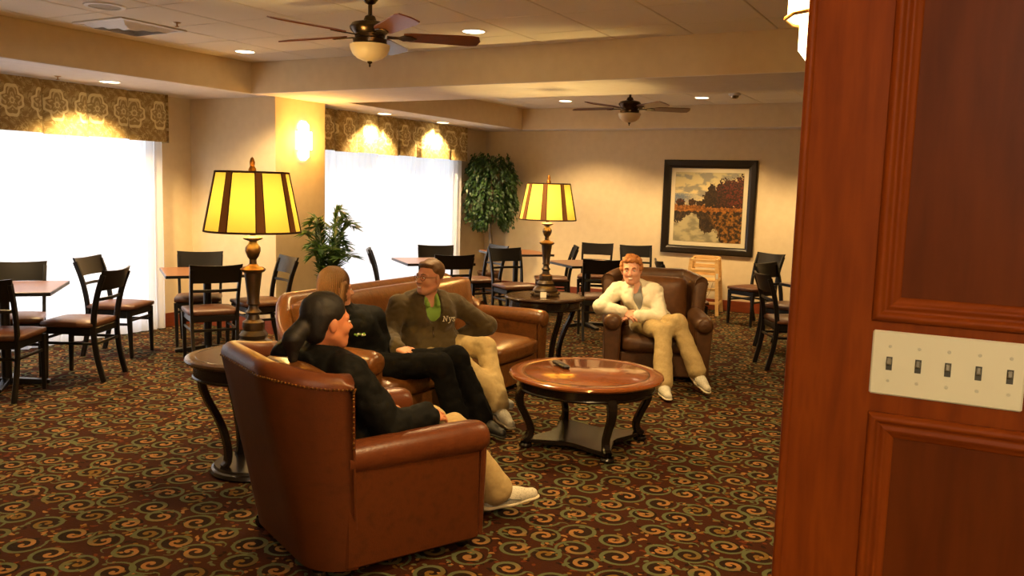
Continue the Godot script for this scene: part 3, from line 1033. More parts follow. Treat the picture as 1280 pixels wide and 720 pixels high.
# ---------------------------------------------------------------- dining chairs and tables
func make_dining_chair() -> Node3D:
	# faces +z; black frame, curved crest, upholstered seat
	var t := Node3D.new()
	t.name = "dining_chair"
	var bk: Material = mats.chair_black
	for s: float in [-1.0, 1.0]:
		put("leg", Shape.new().bar([v3(s * 0.185, 0.0, 0.195), v3(s * 0.19, 0.42, 0.185)], [0.026, 0.038], [0.026, 0.038], Vector3.RIGHT).done(), bk, t)
		put("leg", Shape.new().bar(arc([v3(s * 0.18, 0.0, -0.255), v3(s * 0.185, 0.22, -0.205), v3(s * 0.19, 0.44, -0.19), v3(s * 0.196, 0.66, -0.225), v3(s * 0.203, 0.84, -0.285)], 5), 0.026, 0.040, Vector3.RIGHT).done(), bk, t)
		put("side_stretcher", Shape.new().bar([v3(s * 0.186, 0.30, -0.2), v3(s * 0.188, 0.30, 0.19)], 0.022, 0.016, Vector3.UP).done(), bk, t)
	put("stretcher", Shape.new().bar([v3(-0.186, 0.335, 0.19), v3(0.186, 0.335, 0.19)], 0.022, 0.016, Vector3.UP).done(), bk, t)
	put("stretcher", Shape.new().bar([v3(-0.186, 0.30, -0.2), v3(0.186, 0.30, -0.2)], 0.022, 0.016, Vector3.UP).done(), bk, t)
	put("apron", Shape.new().box(v3(-0.195, 0.37, -0.195), v3(0.195, 0.425, 0.2), 0.006).done(), bk, t)
	put("seat", Shape.new().cushion(v3(-0.212, 0.42, -0.2), v3(0.212, 0.475, 0.225), 0.026, v3(0, 0.012, 0), 6).done(), mats.seat_vinyl, t)
	# crest: wide panel, bowed backwards, wider at the top
	var sh := Shape.new()
	var front := []
	var back := []
	for i in 5:
		var v := i / 4.0
		var rf := []
		var rb := []
		for j in 11:
			var u := j / 10.0 * 2.0 - 1.0
			var w := lerpf(0.196, 0.218, v)
			var y := lerpf(0.715, 0.865, v) + 0.012 * v * u * u
			var z := lerpf(-0.245, -0.292, v) - 0.028 * (1.0 - u * u)
			rf.append(v3(u * w, y, z + 0.009))
			rb.append(v3(u * w, y, z - 0.009))
		front.append(rf)
		back.append(rb)
	sh.grid(front, true)
	sh.grid(back, false)
	for i in 4:
		sh.quad(front[i][10], back[i][10], back[i + 1][10], front[i + 1][10])
		sh.quad(back[i][0], front[i][0], front[i + 1][0], back[i + 1][0])
	for j in 10:
		sh.quad(front[4][j], front[4][j + 1], back[4][j + 1], back[4][j])
		sh.quad(front[0][j + 1], front[0][j], back[0][j], back[0][j + 1])
	put("crest", sh.done(), bk, t)
	put("back_rail", Shape.new().bar(arc([v3(-0.194, 0.645, -0.222), v3(0, 0.645, -0.246), v3(0.194, 0.645, -0.222)], 4), 0.026, 0.014, Vector3.UP).done(), bk, t)
	return t

func make_dining_table() -> Node3D:
	var t := Node3D.new()
	t.name = "dining_table"
	var top := put("table_top", box_mesh(v3(-0.38, 0.722, -0.38), v3(0.38, 0.75, 0.38), 0.004), mats.table_laminate, t)
	put("edge_band", Shape.new().box(v3(-0.384, 0.722, -0.384), v3(0.384, 0.748, -0.3802), 0.001).box(v3(-0.384, 0.722, 0.3802), v3(0.384, 0.748, 0.384), 0.001).box(v3(-0.384, 0.722, -0.38), v3(-0.3802, 0.748, 0.38), 0.001).box(v3(0.3802, 0.722, -0.38), v3(0.384, 0.748, 0.38), 0.001).done(), mats.chair_black, top)
	put("column", Shape.new().lathe([Vector2(0.036, 0.03), Vector2(0.036, 0.69), Vector2(0.06, 0.70), Vector2(0.06, 0.722)], 16).done(), mats.chair_black, t)
	for k in 4:
		put("foot", Shape.new().bar([Basis(Vector3.UP, k * PI / 2) * v3(0.0, 0.035, 0.0), Basis(Vector3.UP, k * PI / 2) * v3(0.29, 0.018, 0.0)], [0.05, 0.05], [0.05, 0.025], Basis(Vector3.UP, k * PI / 2) * Vector3.BACK).done(), mats.chair_black, t)
	return t

func build_dining() -> void:
	var ch := make_dining_chair()
	var first := true
	var CH := [
		["A1", -6.1, -3.52, -0.55, -0.83, "black dining chair with its back to the camera, cut by left frame edge"],
		["A2", -6.72, -3.98, 0.8, 0.6, "black dining chair against the glowing curtain behind the leftmost table"],
		["A4", -6.2, -4.2, -0.88, 0.47, "black dining chair facing left, at right side of leftmost table"],
		["A3", -6.75, -4.95, 0.85, -0.4, "black dining chair facing right in front of the near curtain's right edge"],
		["B1", -6.62, -5.72, 0.7, 0.7, "black dining chair between the pier's side wall and the table left of the lamp"],
		["B2", -5.9, -5.22, -0.85, -0.5, "black dining chair seen from behind, just left of the near table lamp"],
		["B3", -5.97, -5.88, -0.4, 0.92, "black dining chair between the near table lamp and the palm"],
		["C1", -5.72, -7.68, 0.8, -0.6, "black dining chair seen edge-on before the far curtain, right of the palm"],
		["C2", -5.62, -8.35, 0.6, 0.8, "black dining chair behind the head of the person in olive fleece, nearest the curtain"],
		["C3", -5.06, -7.72, -0.75, -0.65, "black dining chair right behind the head of the person in olive fleece"],
		["D1", -5.42, -8.98, -0.46, 0.89, "black dining chair below the ficus tree trunk"],
		["D2", -4.75, -8.7, 0.75, 0.5, "black dining chair left of the far lamp, nearest of the three below the ficus"],
		["D3", -4.78, -9.75, -0.75, 0.45, "black dining chair partly hidden by the far table lamp stem"],
		["E1", -4.5, -10.45, 0.3, 0.95, "black dining chair by the back wall, first right of the far lamp shade"],
		["E2", -3.58, -8.45, -0.5, -0.85, "black dining chair seen from behind, left of the person in white"],
		["E3", -3.9, -10.5, 0.5, 0.86, "black dining chair by the back wall above the head of the person in white"],
		["G", -2.72, -8.75, 0.88, -0.48, "black dining chair barely showing over the brown wing chair back"],
		["F1", -2.42, -10.5, -0.5, 0.86, "black dining chair against the back wall below the painting's right corner"],
		["F2", -1.5, -8.1, 0.85, -0.5, "nearest black dining chair beside the wooden wall edge"],
		["F3", -1.72, -9.1, 0.9, 0.3, "black dining chair half hidden behind the table at the wooden wall edge"]]
	for c: Array in CH:
		var turn := atan2(c[3], c[4])
		if first:
			first = false
			ch.name = numbered("dining_chair")
			add_child(ch)
			tag(ch, c[5], "chair", "black dining chairs")
			ch.position = v3(c[1], 0, c[2])
			ch.rotation.y = turn
		else:
			copy_of(ch, "dining_chair", v3(c[1], 0, c[2]), turn, c[5])
	var tb := make_dining_table()
	first = true
	for c: Array in [[-6.38, -3.70, 43, "brown square dining table at left frame edge before the curtain"], [-6.25, -5.5, 35, "brown square dining table left of the near table lamp"], [-5.42, -7.97, 40, "square dining table before the far curtain, behind the person in olive fleece"], [-5.36, -9.82, 40, "brown square dining table below the ficus tree"], [-3.98, -9.05, 40, "brown square dining table right of the far table lamp"], [-1.15, -8.45, 44, "brown square dining table cut off by the wooden wall edge"]]:
		if first:
			first = false
			tb.name = numbered("dining_table")
			add_child(tb)
			tag(tb, c[3], "table", "square dining tables")
			tb.position = v3(c[0], 0, c[1])
			tb.rotation.y = -deg_to_rad(c[2])
		else:
			copy_of(tb, "dining_table", v3(c[0], 0, c[1]), -deg_to_rad(c[2]), c[3])
	build_high_chair()

func build_high_chair() -> void:
	var t := thing("wooden_high_chair", "pale wooden child's high chair against the back wall under the painting", "high chair", v3(-3.2, 0, -11.12), 0.15)
	var pw: Material = mats.pale_wood
	for sx: float in [-1.0, 1.0]:
		for sz: float in [-1.0, 1.0]:
			put("post", Shape.new().bar([v3(sx * 0.215, 0.0, sz * 0.235), v3(sx * 0.165, 0.72 if sz > 0 else 0.74, sz * 0.15)], 0.045, 0.024, Vector3.RIGHT).done(), pw, t)
		put("arm_rail", Shape.new().bar([v3(sx * 0.166, 0.72, -0.16), v3(sx * 0.166, 0.715, 0.17)], 0.03, 0.024, Vector3.UP).done(), pw, t)
		put("side_rail", Shape.new().bar([v3(sx * 0.182, 0.45, -0.18), v3(sx * 0.182, 0.45, 0.18)], 0.04, 0.02, Vector3.UP).done(), pw, t)
		put("side_rail", Shape.new().bar([v3(sx * 0.203, 0.14, -0.21), v3(sx * 0.203, 0.14, 0.21)], 0.04, 0.02, Vector3.UP).done(), pw, t)
	for q: Array in [[0.71, 0.165, 0.153], [0.58, 0.176, 0.166], [0.34, 0.192, 0.195], [0.16, 0.205, 0.215]]:
		put("rung", Shape.new().bar([v3(-q[1], q[0], q[2]), v3(q[1], q[0], q[2])], 0.035, 0.02, Vector3.UP).done(), pw, t)
	for y: float in [0.73, 0.62, 0.52]:
		put("back_slat", Shape.new().bar([v3(-0.17, y, -0.16), v3(0.17, y, -0.16)], 0.05, 0.016, Vector3.UP).done(), pw, t)
	put("seat", box_mesh(v3(-0.17, 0.44, -0.17), v3(0.17, 0.458, 0.17), 0.004), pw, t)
	put("strap", Shape.new().bar(arc([v3(-0.15, 0.44, 0.19), v3(-0.06, 0.25, 0.21), v3(0.02, 0.20, 0.22), v3(0.09, 0.27, 0.21), v3(0.14, 0.44, 0.19)], 5), 0.02, 0.003, Vector3.BACK).done(), mats.chair_black, t)
	put("care_label", box_mesh(v3(0.168, 0.48, 0.19), v3(0.2, 0.55, 0.192)), mats.outlet_white, t)

# ---------------------------------------------------------------- leather seats
# A seat whose padded back wraps round into the arms. Faces +z.
func make_club_seat(called: String, label: String, category: String, half: float, wing_top: float, back_top: float, arm_y: float, outside: Material, arm_m: Material, inside: Material, seat_m: Material, cushions: int, nails: bool, wing := true) -> Node3D:
	var t := thing(called, label, category)
	# plan of the shell: from the right seam round the back to the left seam
	var plan := []     # [x, z, nx, nz, turn 0 side .. 1 back]
	var hw := half - 0.015
	var R := 0.17 if wing else 0.24
	var zs := -0.20
	var zb := -0.36 if wing else -0.42
	for i in 4:
		plan.append([hw, lerpf(zs, zb + R, i / 3.0), 1.0, 0.0, 0.0])
	for i in range(1, 10):
		var a := i / 9.0 * PI / 2
		plan.append([hw - R + R * cos(a), zb + R - R * sin(a), cos(a), -sin(a), i / 9.0])
	var nb := maxi(6, int(half * 16))
	for i in range(1, nb):
		plan.append([lerpf(hw - R, -hw + R, float(i) / nb), zb, 0.0, -1.0, 1.0])
	for i in range(0, 9):
		var a := i / 9.0 * PI / 2
		plan.append([-hw + R - R * sin(a), zb + R - R * cos(a), -sin(a), -cos(a), 1.0 - i / 9.0])
	for i in 4:
		plan.append([-hw, lerpf(zb + R, zs, i / 3.0), -1.0, 0.0, 0.0])
	var th := 0.055
	var secs_out := []
	var secs_in := []
	var rim := []
	var n := plan.size()
	for k in n:
		var p: Array = plan[k]
		var from_end := mini(k, n - 1 - k)
		var smooth: float = p[4] * p[4] * (3.0 - 2.0 * p[4])
		var top := lerpf(wing_top, back_top, smooth)
		if wing:
			top -= [0.05, 0.014, 0.002, 0.0][mini(from_end, 3)]
		var nrm := v3(p[2], 0, p[3])
		var f := func(y: float, off: float) -> Vector3:
			var lean: float = y / back_top
			var pos := v3(p[0], y, p[1]) + nrm * off
			pos.z -= (0.19 * lean if wing else 0.10 * lean * lean) * (0.25 + 0.75 * p[4])
			pos += nrm * (0.05 * lean * lean * (1.0 - p[4]) if wing else 0.0)
			if not wing:
				pos += nrm * 0.015 * lean
			return pos
		var o := []
		for i in 9:
			o.append(f.call(lerpf(0.05, top - th, i / 8.0), 0.0))
		secs_out.append(o)
		var rr := []
		for i in 9:
			var a := PI * i / 8.0
			rr.append(f.call(top - th + th * sin(a), -th + th * cos(a)))
		rim.append(rr)
		var inn := []
		for i in 7:
			inn.append(f.call(lerpf(top - th, 0.24, i / 6.0), -2.0 * th))
		secs_in.append(inn)
	var so := Shape.new()
	so.grid(secs_out, true)
	put("back_shell", so.done(), outside, t)
	var si := Shape.new()
	si.grid(rim, true).grid(secs_in, true)
	# close the two front edges of the shell
	for e: int in [0, n - 1]:
		var ring := []
		for p2: Vector3 in secs_out[e]:
			ring.append(p2)
		for p2: Vector3 in rim[e]:
			ring.append(p2)
		for p2: Vector3 in secs_in[e]:
			ring.append(p2)
		var c := Vector3.ZERO
		for p2: Vector3 in ring:
			c += p2 / ring.size()
		var bulge := c + v3(0, 0, 0.03)
		for i in ring.size() - 1:
			if e == 0:
				si.tri(bulge, ring[i + 1], ring[i], 77)
			else:
				si.tri(bulge, ring[i], ring[i + 1], 77)
	put("back_rim", si.done(), arm_m, t)
	if nails:
		var na := Shape.new()
		for k in n - 1:
			for q in 3:
				var a: Vector3 = secs_out[k][8]
				var b: Vector3 = secs_out[k + 1][8]
				var c := a.lerp(b, q / 3.0)
				na.ball(c + v3(plan[k][2], 0, plan[k][3]) * 0.001, v3(0.006, 0.006, 0.006), 6, 4)
		for e: int in [0, n - 1]:
			for q in 34:
				var y := q / 33.0 * 8.0
				var i0 := mini(int(y), 7)
				var c: Vector3 = secs_out[e][i0].lerp(secs_out[e][i0 + 1], y - i0)
				if c.y > arm_y - 0.02:
					na.ball(c + v3(0, 0, 0.002), v3(0.006, 0.006, 0.006), 6, 4)
		var no := put("nail_trim", na.done(), mats.brass_nail, t)
		no.set_meta("kind", "stuff")
	# arms: a padded roll on an upright panel
	var ro := 0.078
	for s: float in [-1.0, 1.0]:
		var am := put("arm", Shape.new().box(v3(s * (half - 0.145), 0.05, -0.25), v3(s * (half - 0.012), arm_y - ro, 0.385), 0.012).done(), outside, t)
		var cy := arm_y - ro
		var cx := s * (half - 0.072)
		var sh := Shape.new()
		var path := [v3(cx, cy, -0.24), v3(cx, cy, 0.0), v3(cx, cy + 0.002, 0.25), v3(cx, cy, 0.37), v3(cx, cy - 0.002, 0.405), v3(cx, cy - 0.003, 0.425), v3(cx, cy - 0.003, 0.436), v3(cx, cy - 0.003, 0.44)]
		sh.tube(path, [ro - 0.004, ro, ro + 0.004, ro + 0.004, ro, ro * 0.86, ro * 0.6, ro * 0.25], 20, true, 0.92)
		put("arm_roll", sh.done(), arm_m, am)
		# front scroll facing with welt
		var fc := Shape.new()
		var poly := PackedVector2Array()
		for i in 15:
			var a := -0.35 + (PI + 0.7) * i / 14.0
			poly.append(Vector2(cx + cos(a) * ro * 0.96, cy + sin(a) * ro * 0.90))
		poly.append(Vector2(cx - 0.05, 0.06))
		poly.append(Vector2(cx + 0.05, 0.06))
		fc.prism(poly, 0.385, 0.412, Transform3D.IDENTITY, 0.008)
		put("arm_front", fc.done(), arm_m, am)
		if nails:
			var na := Shape.new()
			for i in 24:
				var a := -0.4 + (PI + 0.8) * i / 23.0
				na.ball(v3(cx + cos(a) * ro * 0.72, cy + sin(a) * ro * 0.68, 0.433 - 0.004), v3(0.0045, 0.0045, 0.004), 6, 4)
			var no := put("arm_nails", na.done(), mats.brass_nail, am)
			no.set_meta("kind", "stuff")
	# base, seat cushions and inner back
	put("seat_base", Shape.new().box(v3(-half + 0.146, 0.05, -0.34), v3(half - 0.146, 0.25, 0.395), 0.012).done(), arm_m, t)
	var cw := (2.0 * half - 0.30) / cushions
	for k in cushions:
		var x0 := -half + 0.15 + cw * k
		put("seat_cushion", Shape.new().cushion(v3(x0 + 0.004, 0.245, -0.24), v3(x0 + cw - 0.004, 0.385, 0.425), 0.05, v3(0, 0.03, 0.012), 12).done(), seat_m, t)
	var bx := Transform3D(Basis(Vector3.RIGHT, -0.17), v3(0, 0.36, -0.20))
	put("back_cushion", Shape.new().cushion(v3(-half + 0.154, -0.02, -0.11), v3(half - 0.154, back_top - (0.42 if wing else 0.375), 0.045), 0.06, v3(0, 0.012, 0.03), 12 if cushions == 1 else 24, bx).done(), inside, t)
	for sx: float in [-1.0, 1.0]:
		for sz: Array in [[-0.33], [0.34]]:
			put("foot", Shape.new().lathe([Vector2(0.018, 0.0), Vector2(0.03, 0.012), Vector2(0.034, 0.03), Vector2(0.028, 0.05)], 14, v3(sx * (half - 0.09), 0, sz[0])).done(), mats.black_lacquer, t)
	return t

func build_lounge() -> void:
	var c1 := make_club_seat("leather_armchair", "brown leather barrel armchair in the foreground, seen from behind, with nailhead trim", "armchair", 0.42, 0.855, 0.90, 0.575, mats.leather_outside, mats.leather_brown, mats.leather_tan, mats.leather_brown, 1, true)
	c1.position = v3(-2.37, 0, -2.93)
	c1.rotation.y = atan2(0.43, -0.90)
	c1.set_meta("group", "leather armchairs")
	var c2 := make_club_seat("leather_armchair", "dark brown leather wing armchair facing the camera beyond the coffee table", "armchair", 0.45, 0.84, 0.89, 0.575, mats.leather_dark, mats.leather_umber, mats.leather_dark, mats.leather_umber, 1, true)
	c2.position = v3(-2.466, 0, -7.099)
	c2.rotation.y = atan2(0.40, 0.92)
	c2.set_meta("group", "leather armchairs")
	var so := make_club_seat("leather_sofa", "long tan leather sofa with rolled arms, two people sitting on it", "sofa", 1.18, 0.62, 0.86, 0.60, mats.leather_tan, mats.leather_tan, mats.leather_tan, mats.leather_tan, 3, false, false)
	so.position = v3(-3.52, 0, -5.10)
	so.rotation.y = PI / 2
	# coffee table
	var t := thing("coffee_table", "round cherry coffee table with black apron and cabriole legs", "coffee table", v3(-2.1, 0, -4.81))
	var top := put("table_top", Shape.new().lathe([Vector2(0.0, 0.428), Vector2(0.455, 0.428), Vector2(0.475, 0.436), Vector2(0.482, 0.446), Vector2(0.478, 0.456), Vector2(0.468, 0.461), Vector2(0.40, 0.462), Vector2(0.396, 0.4605), Vector2(0.385, 0.4605), Vector2(0.381, 0.462), Vector2(0.0, 0.462)], 56).done(), mats.coffee_wood, t)
	put("inlay_ring", Shape.new().lathe([Vector2(0.396, 0.4606), Vector2(0.386, 0.4608)], 56).done(), mats.black_lacquer, top)
	put("apron", Shape.new().lathe([Vector2(0.40, 0.36), Vector2(0.43, 0.362), Vector2(0.436, 0.372), Vector2(0.43, 0.38), Vector2(0.43, 0.4279)], 48).done(), mats.black_lacquer, t)
	for k in 4:
		var b := Basis(Vector3.UP, PI / 4 + k * PI / 2)
		var pts := []
		for q: Array in [[0.395, 0.40], [0.43, 0.34], [0.425, 0.27], [0.385, 0.19], [0.355, 0.12], [0.365, 0.07], [0.395, 0.045]]:
			pts.append(b * v3(q[0], q[1], 0))
		put("leg", Shape.new().bar(arc(pts, 4), [0.06, 0.06, 0.06, 0.06, 0.058, 0.056, 0.054, 0.052, 0.05, 0.048, 0.046, 0.044, 0.042, 0.042, 0.042, 0.042, 0.042, 0.042, 0.044, 0.046, 0.05, 0.052, 0.054, 0.056, 0.05], 0.045, b * Vector3.BACK, 0.008).done(), mats.black_lacquer, t)
		put("foot", Shape.new().lathe([Vector2(0.03, 0.0), Vector2(0.042, 0.008), Vector2(0.042, 0.02), Vector2(0.034, 0.03)], 14, b * v3(0.385, 0, 0)).done(), mats.black_lacquer, t)
	put("lower_shelf", concave_platform(0.40, 0.21, 0.031, 0.058), mats.black_lacquer, t)
	# remote
	t = thing("remote_control", "black remote control lying on the round coffee table", "remote control", v3(-2.30, 0.463, -4.86), -0.75)
	put("body", Shape.new().box(v3(-0.10, 0.0, -0.024), v3(0.10, 0.022, 0.024), 0.006).done(), mat("remote_black", rgb8(16, 16, 18), 0.4), t)
	for i in 7:
		for j in 3:
			put("button", box_mesh(v3(-0.07 + i * 0.02 - 0.005, 0.022, -0.013 + j * 0.013 - 0.0035), v3(-0.07 + i * 0.02 + 0.005, 0.0235, -0.013 + j * 0.013 + 0.0035), 0.0005), mat("remote_grey", rgb8(90, 90, 95), 0.5), t)
	# end tables
	end_table(v3(-3.43, 0, -3.33), "round black end table between the foreground armchair and the sofa, near lamp on it", 0.5)
	end_table(v3(-3.36, 0, -6.72), "round black end table beyond the sofa's far arm, far lamp on it", 0.15)

func concave_platform(r: float, mid: float, y0: float, y1: float) -> ArrayMesh:
	# square platform with inward-curved sides, corners on the diagonals
	var poly := PackedVector2Array()
	for k in 4:
		var a := PI / 4 + k * PI / 2
		for i in 10:
			var u := i / 10.0
			var rr := lerpf(r, mid, pow(sin(PI * u), 0.8))
			poly.append(Vector2(cos(a + u * PI / 2), sin(a + u * PI / 2)) * rr)
	return Shape.new().prism(poly, -y1, -y0, Transform3D(Basis(Vector3.RIGHT, PI / 2), Vector3.ZERO), 0.005).done()

func end_table(at: Vector3, label: String, turn: float) -> void:
	var t := thing("round_end_table", label, "side table", at, turn, "round end tables")
	var top := put("table_top", Shape.new().lathe([Vector2(0.0, 0.612), Vector2(0.33, 0.612), Vector2(0.352, 0.622), Vector2(0.358, 0.634), Vector2(0.352, 0.644), Vector2(0.342, 0.648), Vector2(0.31, 0.648), Vector2(0.308, 0.6465), Vector2(0.30, 0.6465), Vector2(0.298, 0.648), Vector2(0.0, 0.648)], 48).done(), noisy("end_table_wood", [rgb8(46, 30, 20), rgb8(62, 42, 27)], v3(0.6, 1, 2), 0.22, 50, 0.02), t)
	put("apron", Shape.new().lathe([Vector2(0.28, 0.535), Vector2(0.315, 0.537), Vector2(0.32, 0.545), Vector2(0.314, 0.553), Vector2(0.314, 0.6119)], 40).done(), mats.black_lacquer, t)
	for k in 4:
		var b := Basis(Vector3.UP, PI / 4 + k * PI / 2)
		var pts := []
		for q: Array in [[0.295, 0.58], [0.292, 0.51], [0.262, 0.43], [0.215, 0.34], [0.175, 0.24], [0.155, 0.14], [0.16, 0.075], [0.185, 0.05]]:
			pts.append(b * v3(q[0], q[1], 0))
		put("leg", Shape.new().bar(arc(pts, 4), 0.046, 0.036, b * Vector3.BACK, 0.007).done(), mats.black_lacquer, t)
	put("platform", Shape.new().lathe([Vector2(0.0, 0.0), Vector2(0.225, 0.0), Vector2(0.235, 0.012), Vector2(0.228, 0.03), Vector2(0.215, 0.036), Vector2(0.21, 0.05), Vector2(0.0, 0.05)], 40).done(), mats.black_lacquer, t)

# ---------------------------------------------------------------- table lamps
func table_lamp(at: Vector3, turn: float, label: String, e: float) -> void:
	var t := thing("table_lamp", label, "table lamp", at, turn, "table lamps with striped shades")
	var bz: Material = noisy("lamp_bronze", [rgb8(28, 20, 14), rgb8(52, 38, 22), rgb8(38, 27, 17)], v3(5, 5, 5), 0.4, 60, 0.03)
	put("foot", Shape.new().lathe([Vector2(0.0, 0.0), Vector2(0.118, 0.0), Vector2(0.122, 0.015), Vector2(0.108, 0.03), Vector2(0.112, 0.05), Vector2(0.095, 0.075), Vector2(0.07, 0.09), Vector2(0.078, 0.11), Vector2(0.06, 0.135)], 8).done(), bz, t)
	for k in 4:
		put("paw", Shape.new().ball(Basis(Vector3.UP, k * PI / 2 + 0.4) * v3(0.115, 0.018, 0), v3(0.022, 0.018, 0.022), 8, 6).done(), bz, t)
	put("stem", Shape.new().lathe([Vector2(0.055, 0.13), Vector2(0.06, 0.155), Vector2(0.058, 0.18), Vector2(0.036, 0.195), Vector2(0.03, 0.22), Vector2(0.042, 0.235), Vector2(0.028, 0.25), Vector2(0.024, 0.27), Vector2(0.036, 0.28), Vector2(0.031, 0.295), Vector2(0.036, 0.35), Vector2(0.046, 0.435), Vector2(0.047, 0.45)], 16).done(), bz, t)
	put("leaf_collar", Shape.new().lathe([Vector2(0.047, 0.448), Vector2(0.06, 0.455), Vector2(0.068, 0.468), Vector2(0.055, 0.478), Vector2(0.035, 0.482), Vector2(0.022, 0.495)], 12).done(), mat("antique_gilt", rgb8(84, 62, 32), 0.45, 0.3), t)
	put("urn", Shape.new().lathe([Vector2(0.02, 0.495), Vector2(0.019, 0.52), Vector2(0.03, 0.535), Vector2(0.041, 0.565), Vector2(0.04, 0.585), Vector2(0.025, 0.605), Vector2(0.02, 0.618), Vector2(0.05, 0.63), Vector2(0.053, 0.637), Vector2(0.03, 0.645), Vector2(0.016, 0.65), Vector2(0.014, 0.69), Vector2(0.0, 0.69)], 16).done(), bz, t)
	# shade: eight translucent panels between brown strips, bound top and bottom
	var sm := mat("shade_cloth", rgb8(255, 208, 108), 0.8)
	sm.backlight_enabled = true
	sm.backlight = Color(0.37, 0.345, 0.15)
	sm.cull_mode = BaseMaterial3D.CULL_DISABLED
	var strip_m := mat("shade_strip", rgb8(140, 92, 46), 0.8)
	strip_m.backlight_enabled = true
	strip_m.backlight = Color(0.3, 0.22, 0.11)
	var y0 := 0.672
	var y1 := 0.985
	var r0 := 0.25
	var r1 := 0.188
	for k in 8:
		var a0 := TAU * k / 8.0
		var a1 := TAU * (k + 1) / 8.0
		var g := []
		for i in 7:
			var v := i / 6.0
			var row := []
			for j in 9:
				var a := lerpf(a0, a1, j / 8.0)
				var rr := lerpf(r0, r1, v) * (1.0 - 0.012 * sin(PI * j / 8.0))
				row.append(v3(cos(a) * rr, lerpf(y0, y1, v), -sin(a) * rr))
			g.append(row)
		put("shade_panel", Shape.new().grid(g, true).done(), sm, t)
		var p0 := v3(cos(a0) * (r0 + 0.002), y0, -sin(a0) * (r0 + 0.002))
		var p1 := v3(cos(a0) * (r1 + 0.002), y1, -sin(a0) * (r1 + 0.002))
		put("shade_strip", Shape.new().bar([p0, p1], [0.046, 0.032], 0.004, v3(-sin(a0), 0, -cos(a0)), 0.001).done(), strip_m, t)
		for s: float in [-1.0, 1.0]:
			var tg := v3(-sin(a0), 0, -cos(a0))
			put("strip_braid", Shape.new().tube([p0 + tg * s * 0.023, p1 + tg * s * 0.016], 0.003, 6).done(), mat("braid", rgb8(52, 26, 12), 0.8), t)
	for q: Array in [[y0, r0 + 0.001], [y1, r1 + 0.001]]:
		var ring := []
		for i in 41:
			ring.append(v3(cos(TAU * i / 40.0) * q[1], q[0], -sin(TAU * i / 40.0) * q[1]))
		put("shade_binding", Shape.new().tube(ring, 0.0055, 8, false).done(), mats.braid, t)
	put("harp", Shape.new().tube(arc([v3(0.015, 0.70, 0), v3(0.075, 0.80, 0), v3(0.06, 0.93, 0), v3(0.0, 0.98, 0), v3(-0.06, 0.93, 0), v3(-0.075, 0.80, 0), v3(-0.015, 0.70, 0)], 5), 0.002, 6).done(), mats.gilt, t)
	put("spider", Shape.new().tube([v3(-r1, y1 - 0.004, 0), v3(r1, y1 - 0.004, 0)], 0.002, 6).tube([v3(0, y1 - 0.004, -r1), v3(0, y1 - 0.004, r1)], 0.002, 6).done(), mats.gilt, t)
	put("bulb", Shape.new().ball(v3(0, 0.80, 0), v3(0.03, 0.045, 0.03), 14, 10).done(), glow("bulb_glow", Color(1.0, 0.80, 0.5), 4.0), t)
	put("finial", Shape.new().lathe([Vector2(0.008, 0.98), Vector2(0.022, 0.985), Vector2(0.02, 1.003), Vector2(0.012, 1.018), Vector2(0.015, 1.038), Vector2(0.008, 1.06), Vector2(0.0, 1.067)], 12).done(), mats.gilt, t)
	omni(t, v3(0, 0.80, 0), e, 0.03, Color(1.0, 0.84, 0.52))

func build_lamps() -> void:
	var cd := thing("paper_card", "small white card leaning against the far lamp's foot", "card", v3(-3.30, 0.6485, -6.565), 0.45)
	put("card_face", Shape.new().box(v3(-0.026, 0.0, -0.001), v3(0.026, 0.05, 0.001), 0.0, Transform3D(Basis(Vector3.RIGHT, -0.3), Vector3.ZERO)).done(), mats.outlet_white, cd)
	table_lamp(v3(-3.43, 0.648, -3.33), 0.17, "larger-looking bronze table lamp with lit striped yellow shade, left of the sofa", 1.0)
	table_lamp(v3(-3.36, 0.648, -6.72), 0.32, "bronze table lamp with lit striped yellow shade, behind the sofa's far end", 1.0)

# ---------------------------------------------------------------- plants
func leaf_mesh(l: float, w: float) -> ArrayMesh:
	var sh := Shape.new()
	var g := []
	for i in 5:
		var v := i / 4.0
		var ww := w * sin(PI * clampf(v * 0.9 + 0.08, 0, 1))
		g.append([v3(-ww, -0.12 * l * v * v + 0.1 * ww, l * v), v3(0, -0.12 * l * v * v, l * v), v3(ww, -0.12 * l * v * v + 0.1 * ww, l * v)])
	sh.grid(g)
	return sh.done()

func leaves(called: String, parent: Node3D, mesh: Mesh, m: Material, xfs: Array) -> void:
	var mm := MultiMesh.new()
	mm.transform_format = MultiMesh.TRANSFORM_3D
	mm.mesh = mesh
	mm.instance_count = xfs.size()
	for i in xfs.size():
		mm.set_instance_transform(i, xfs[i])
	var o := MultiMeshInstance3D.new()
	o.name = called
	o.multimesh = mm
	o.material_override = m
	o.set_meta("kind", "stuff")
	parent.add_child(o, true)

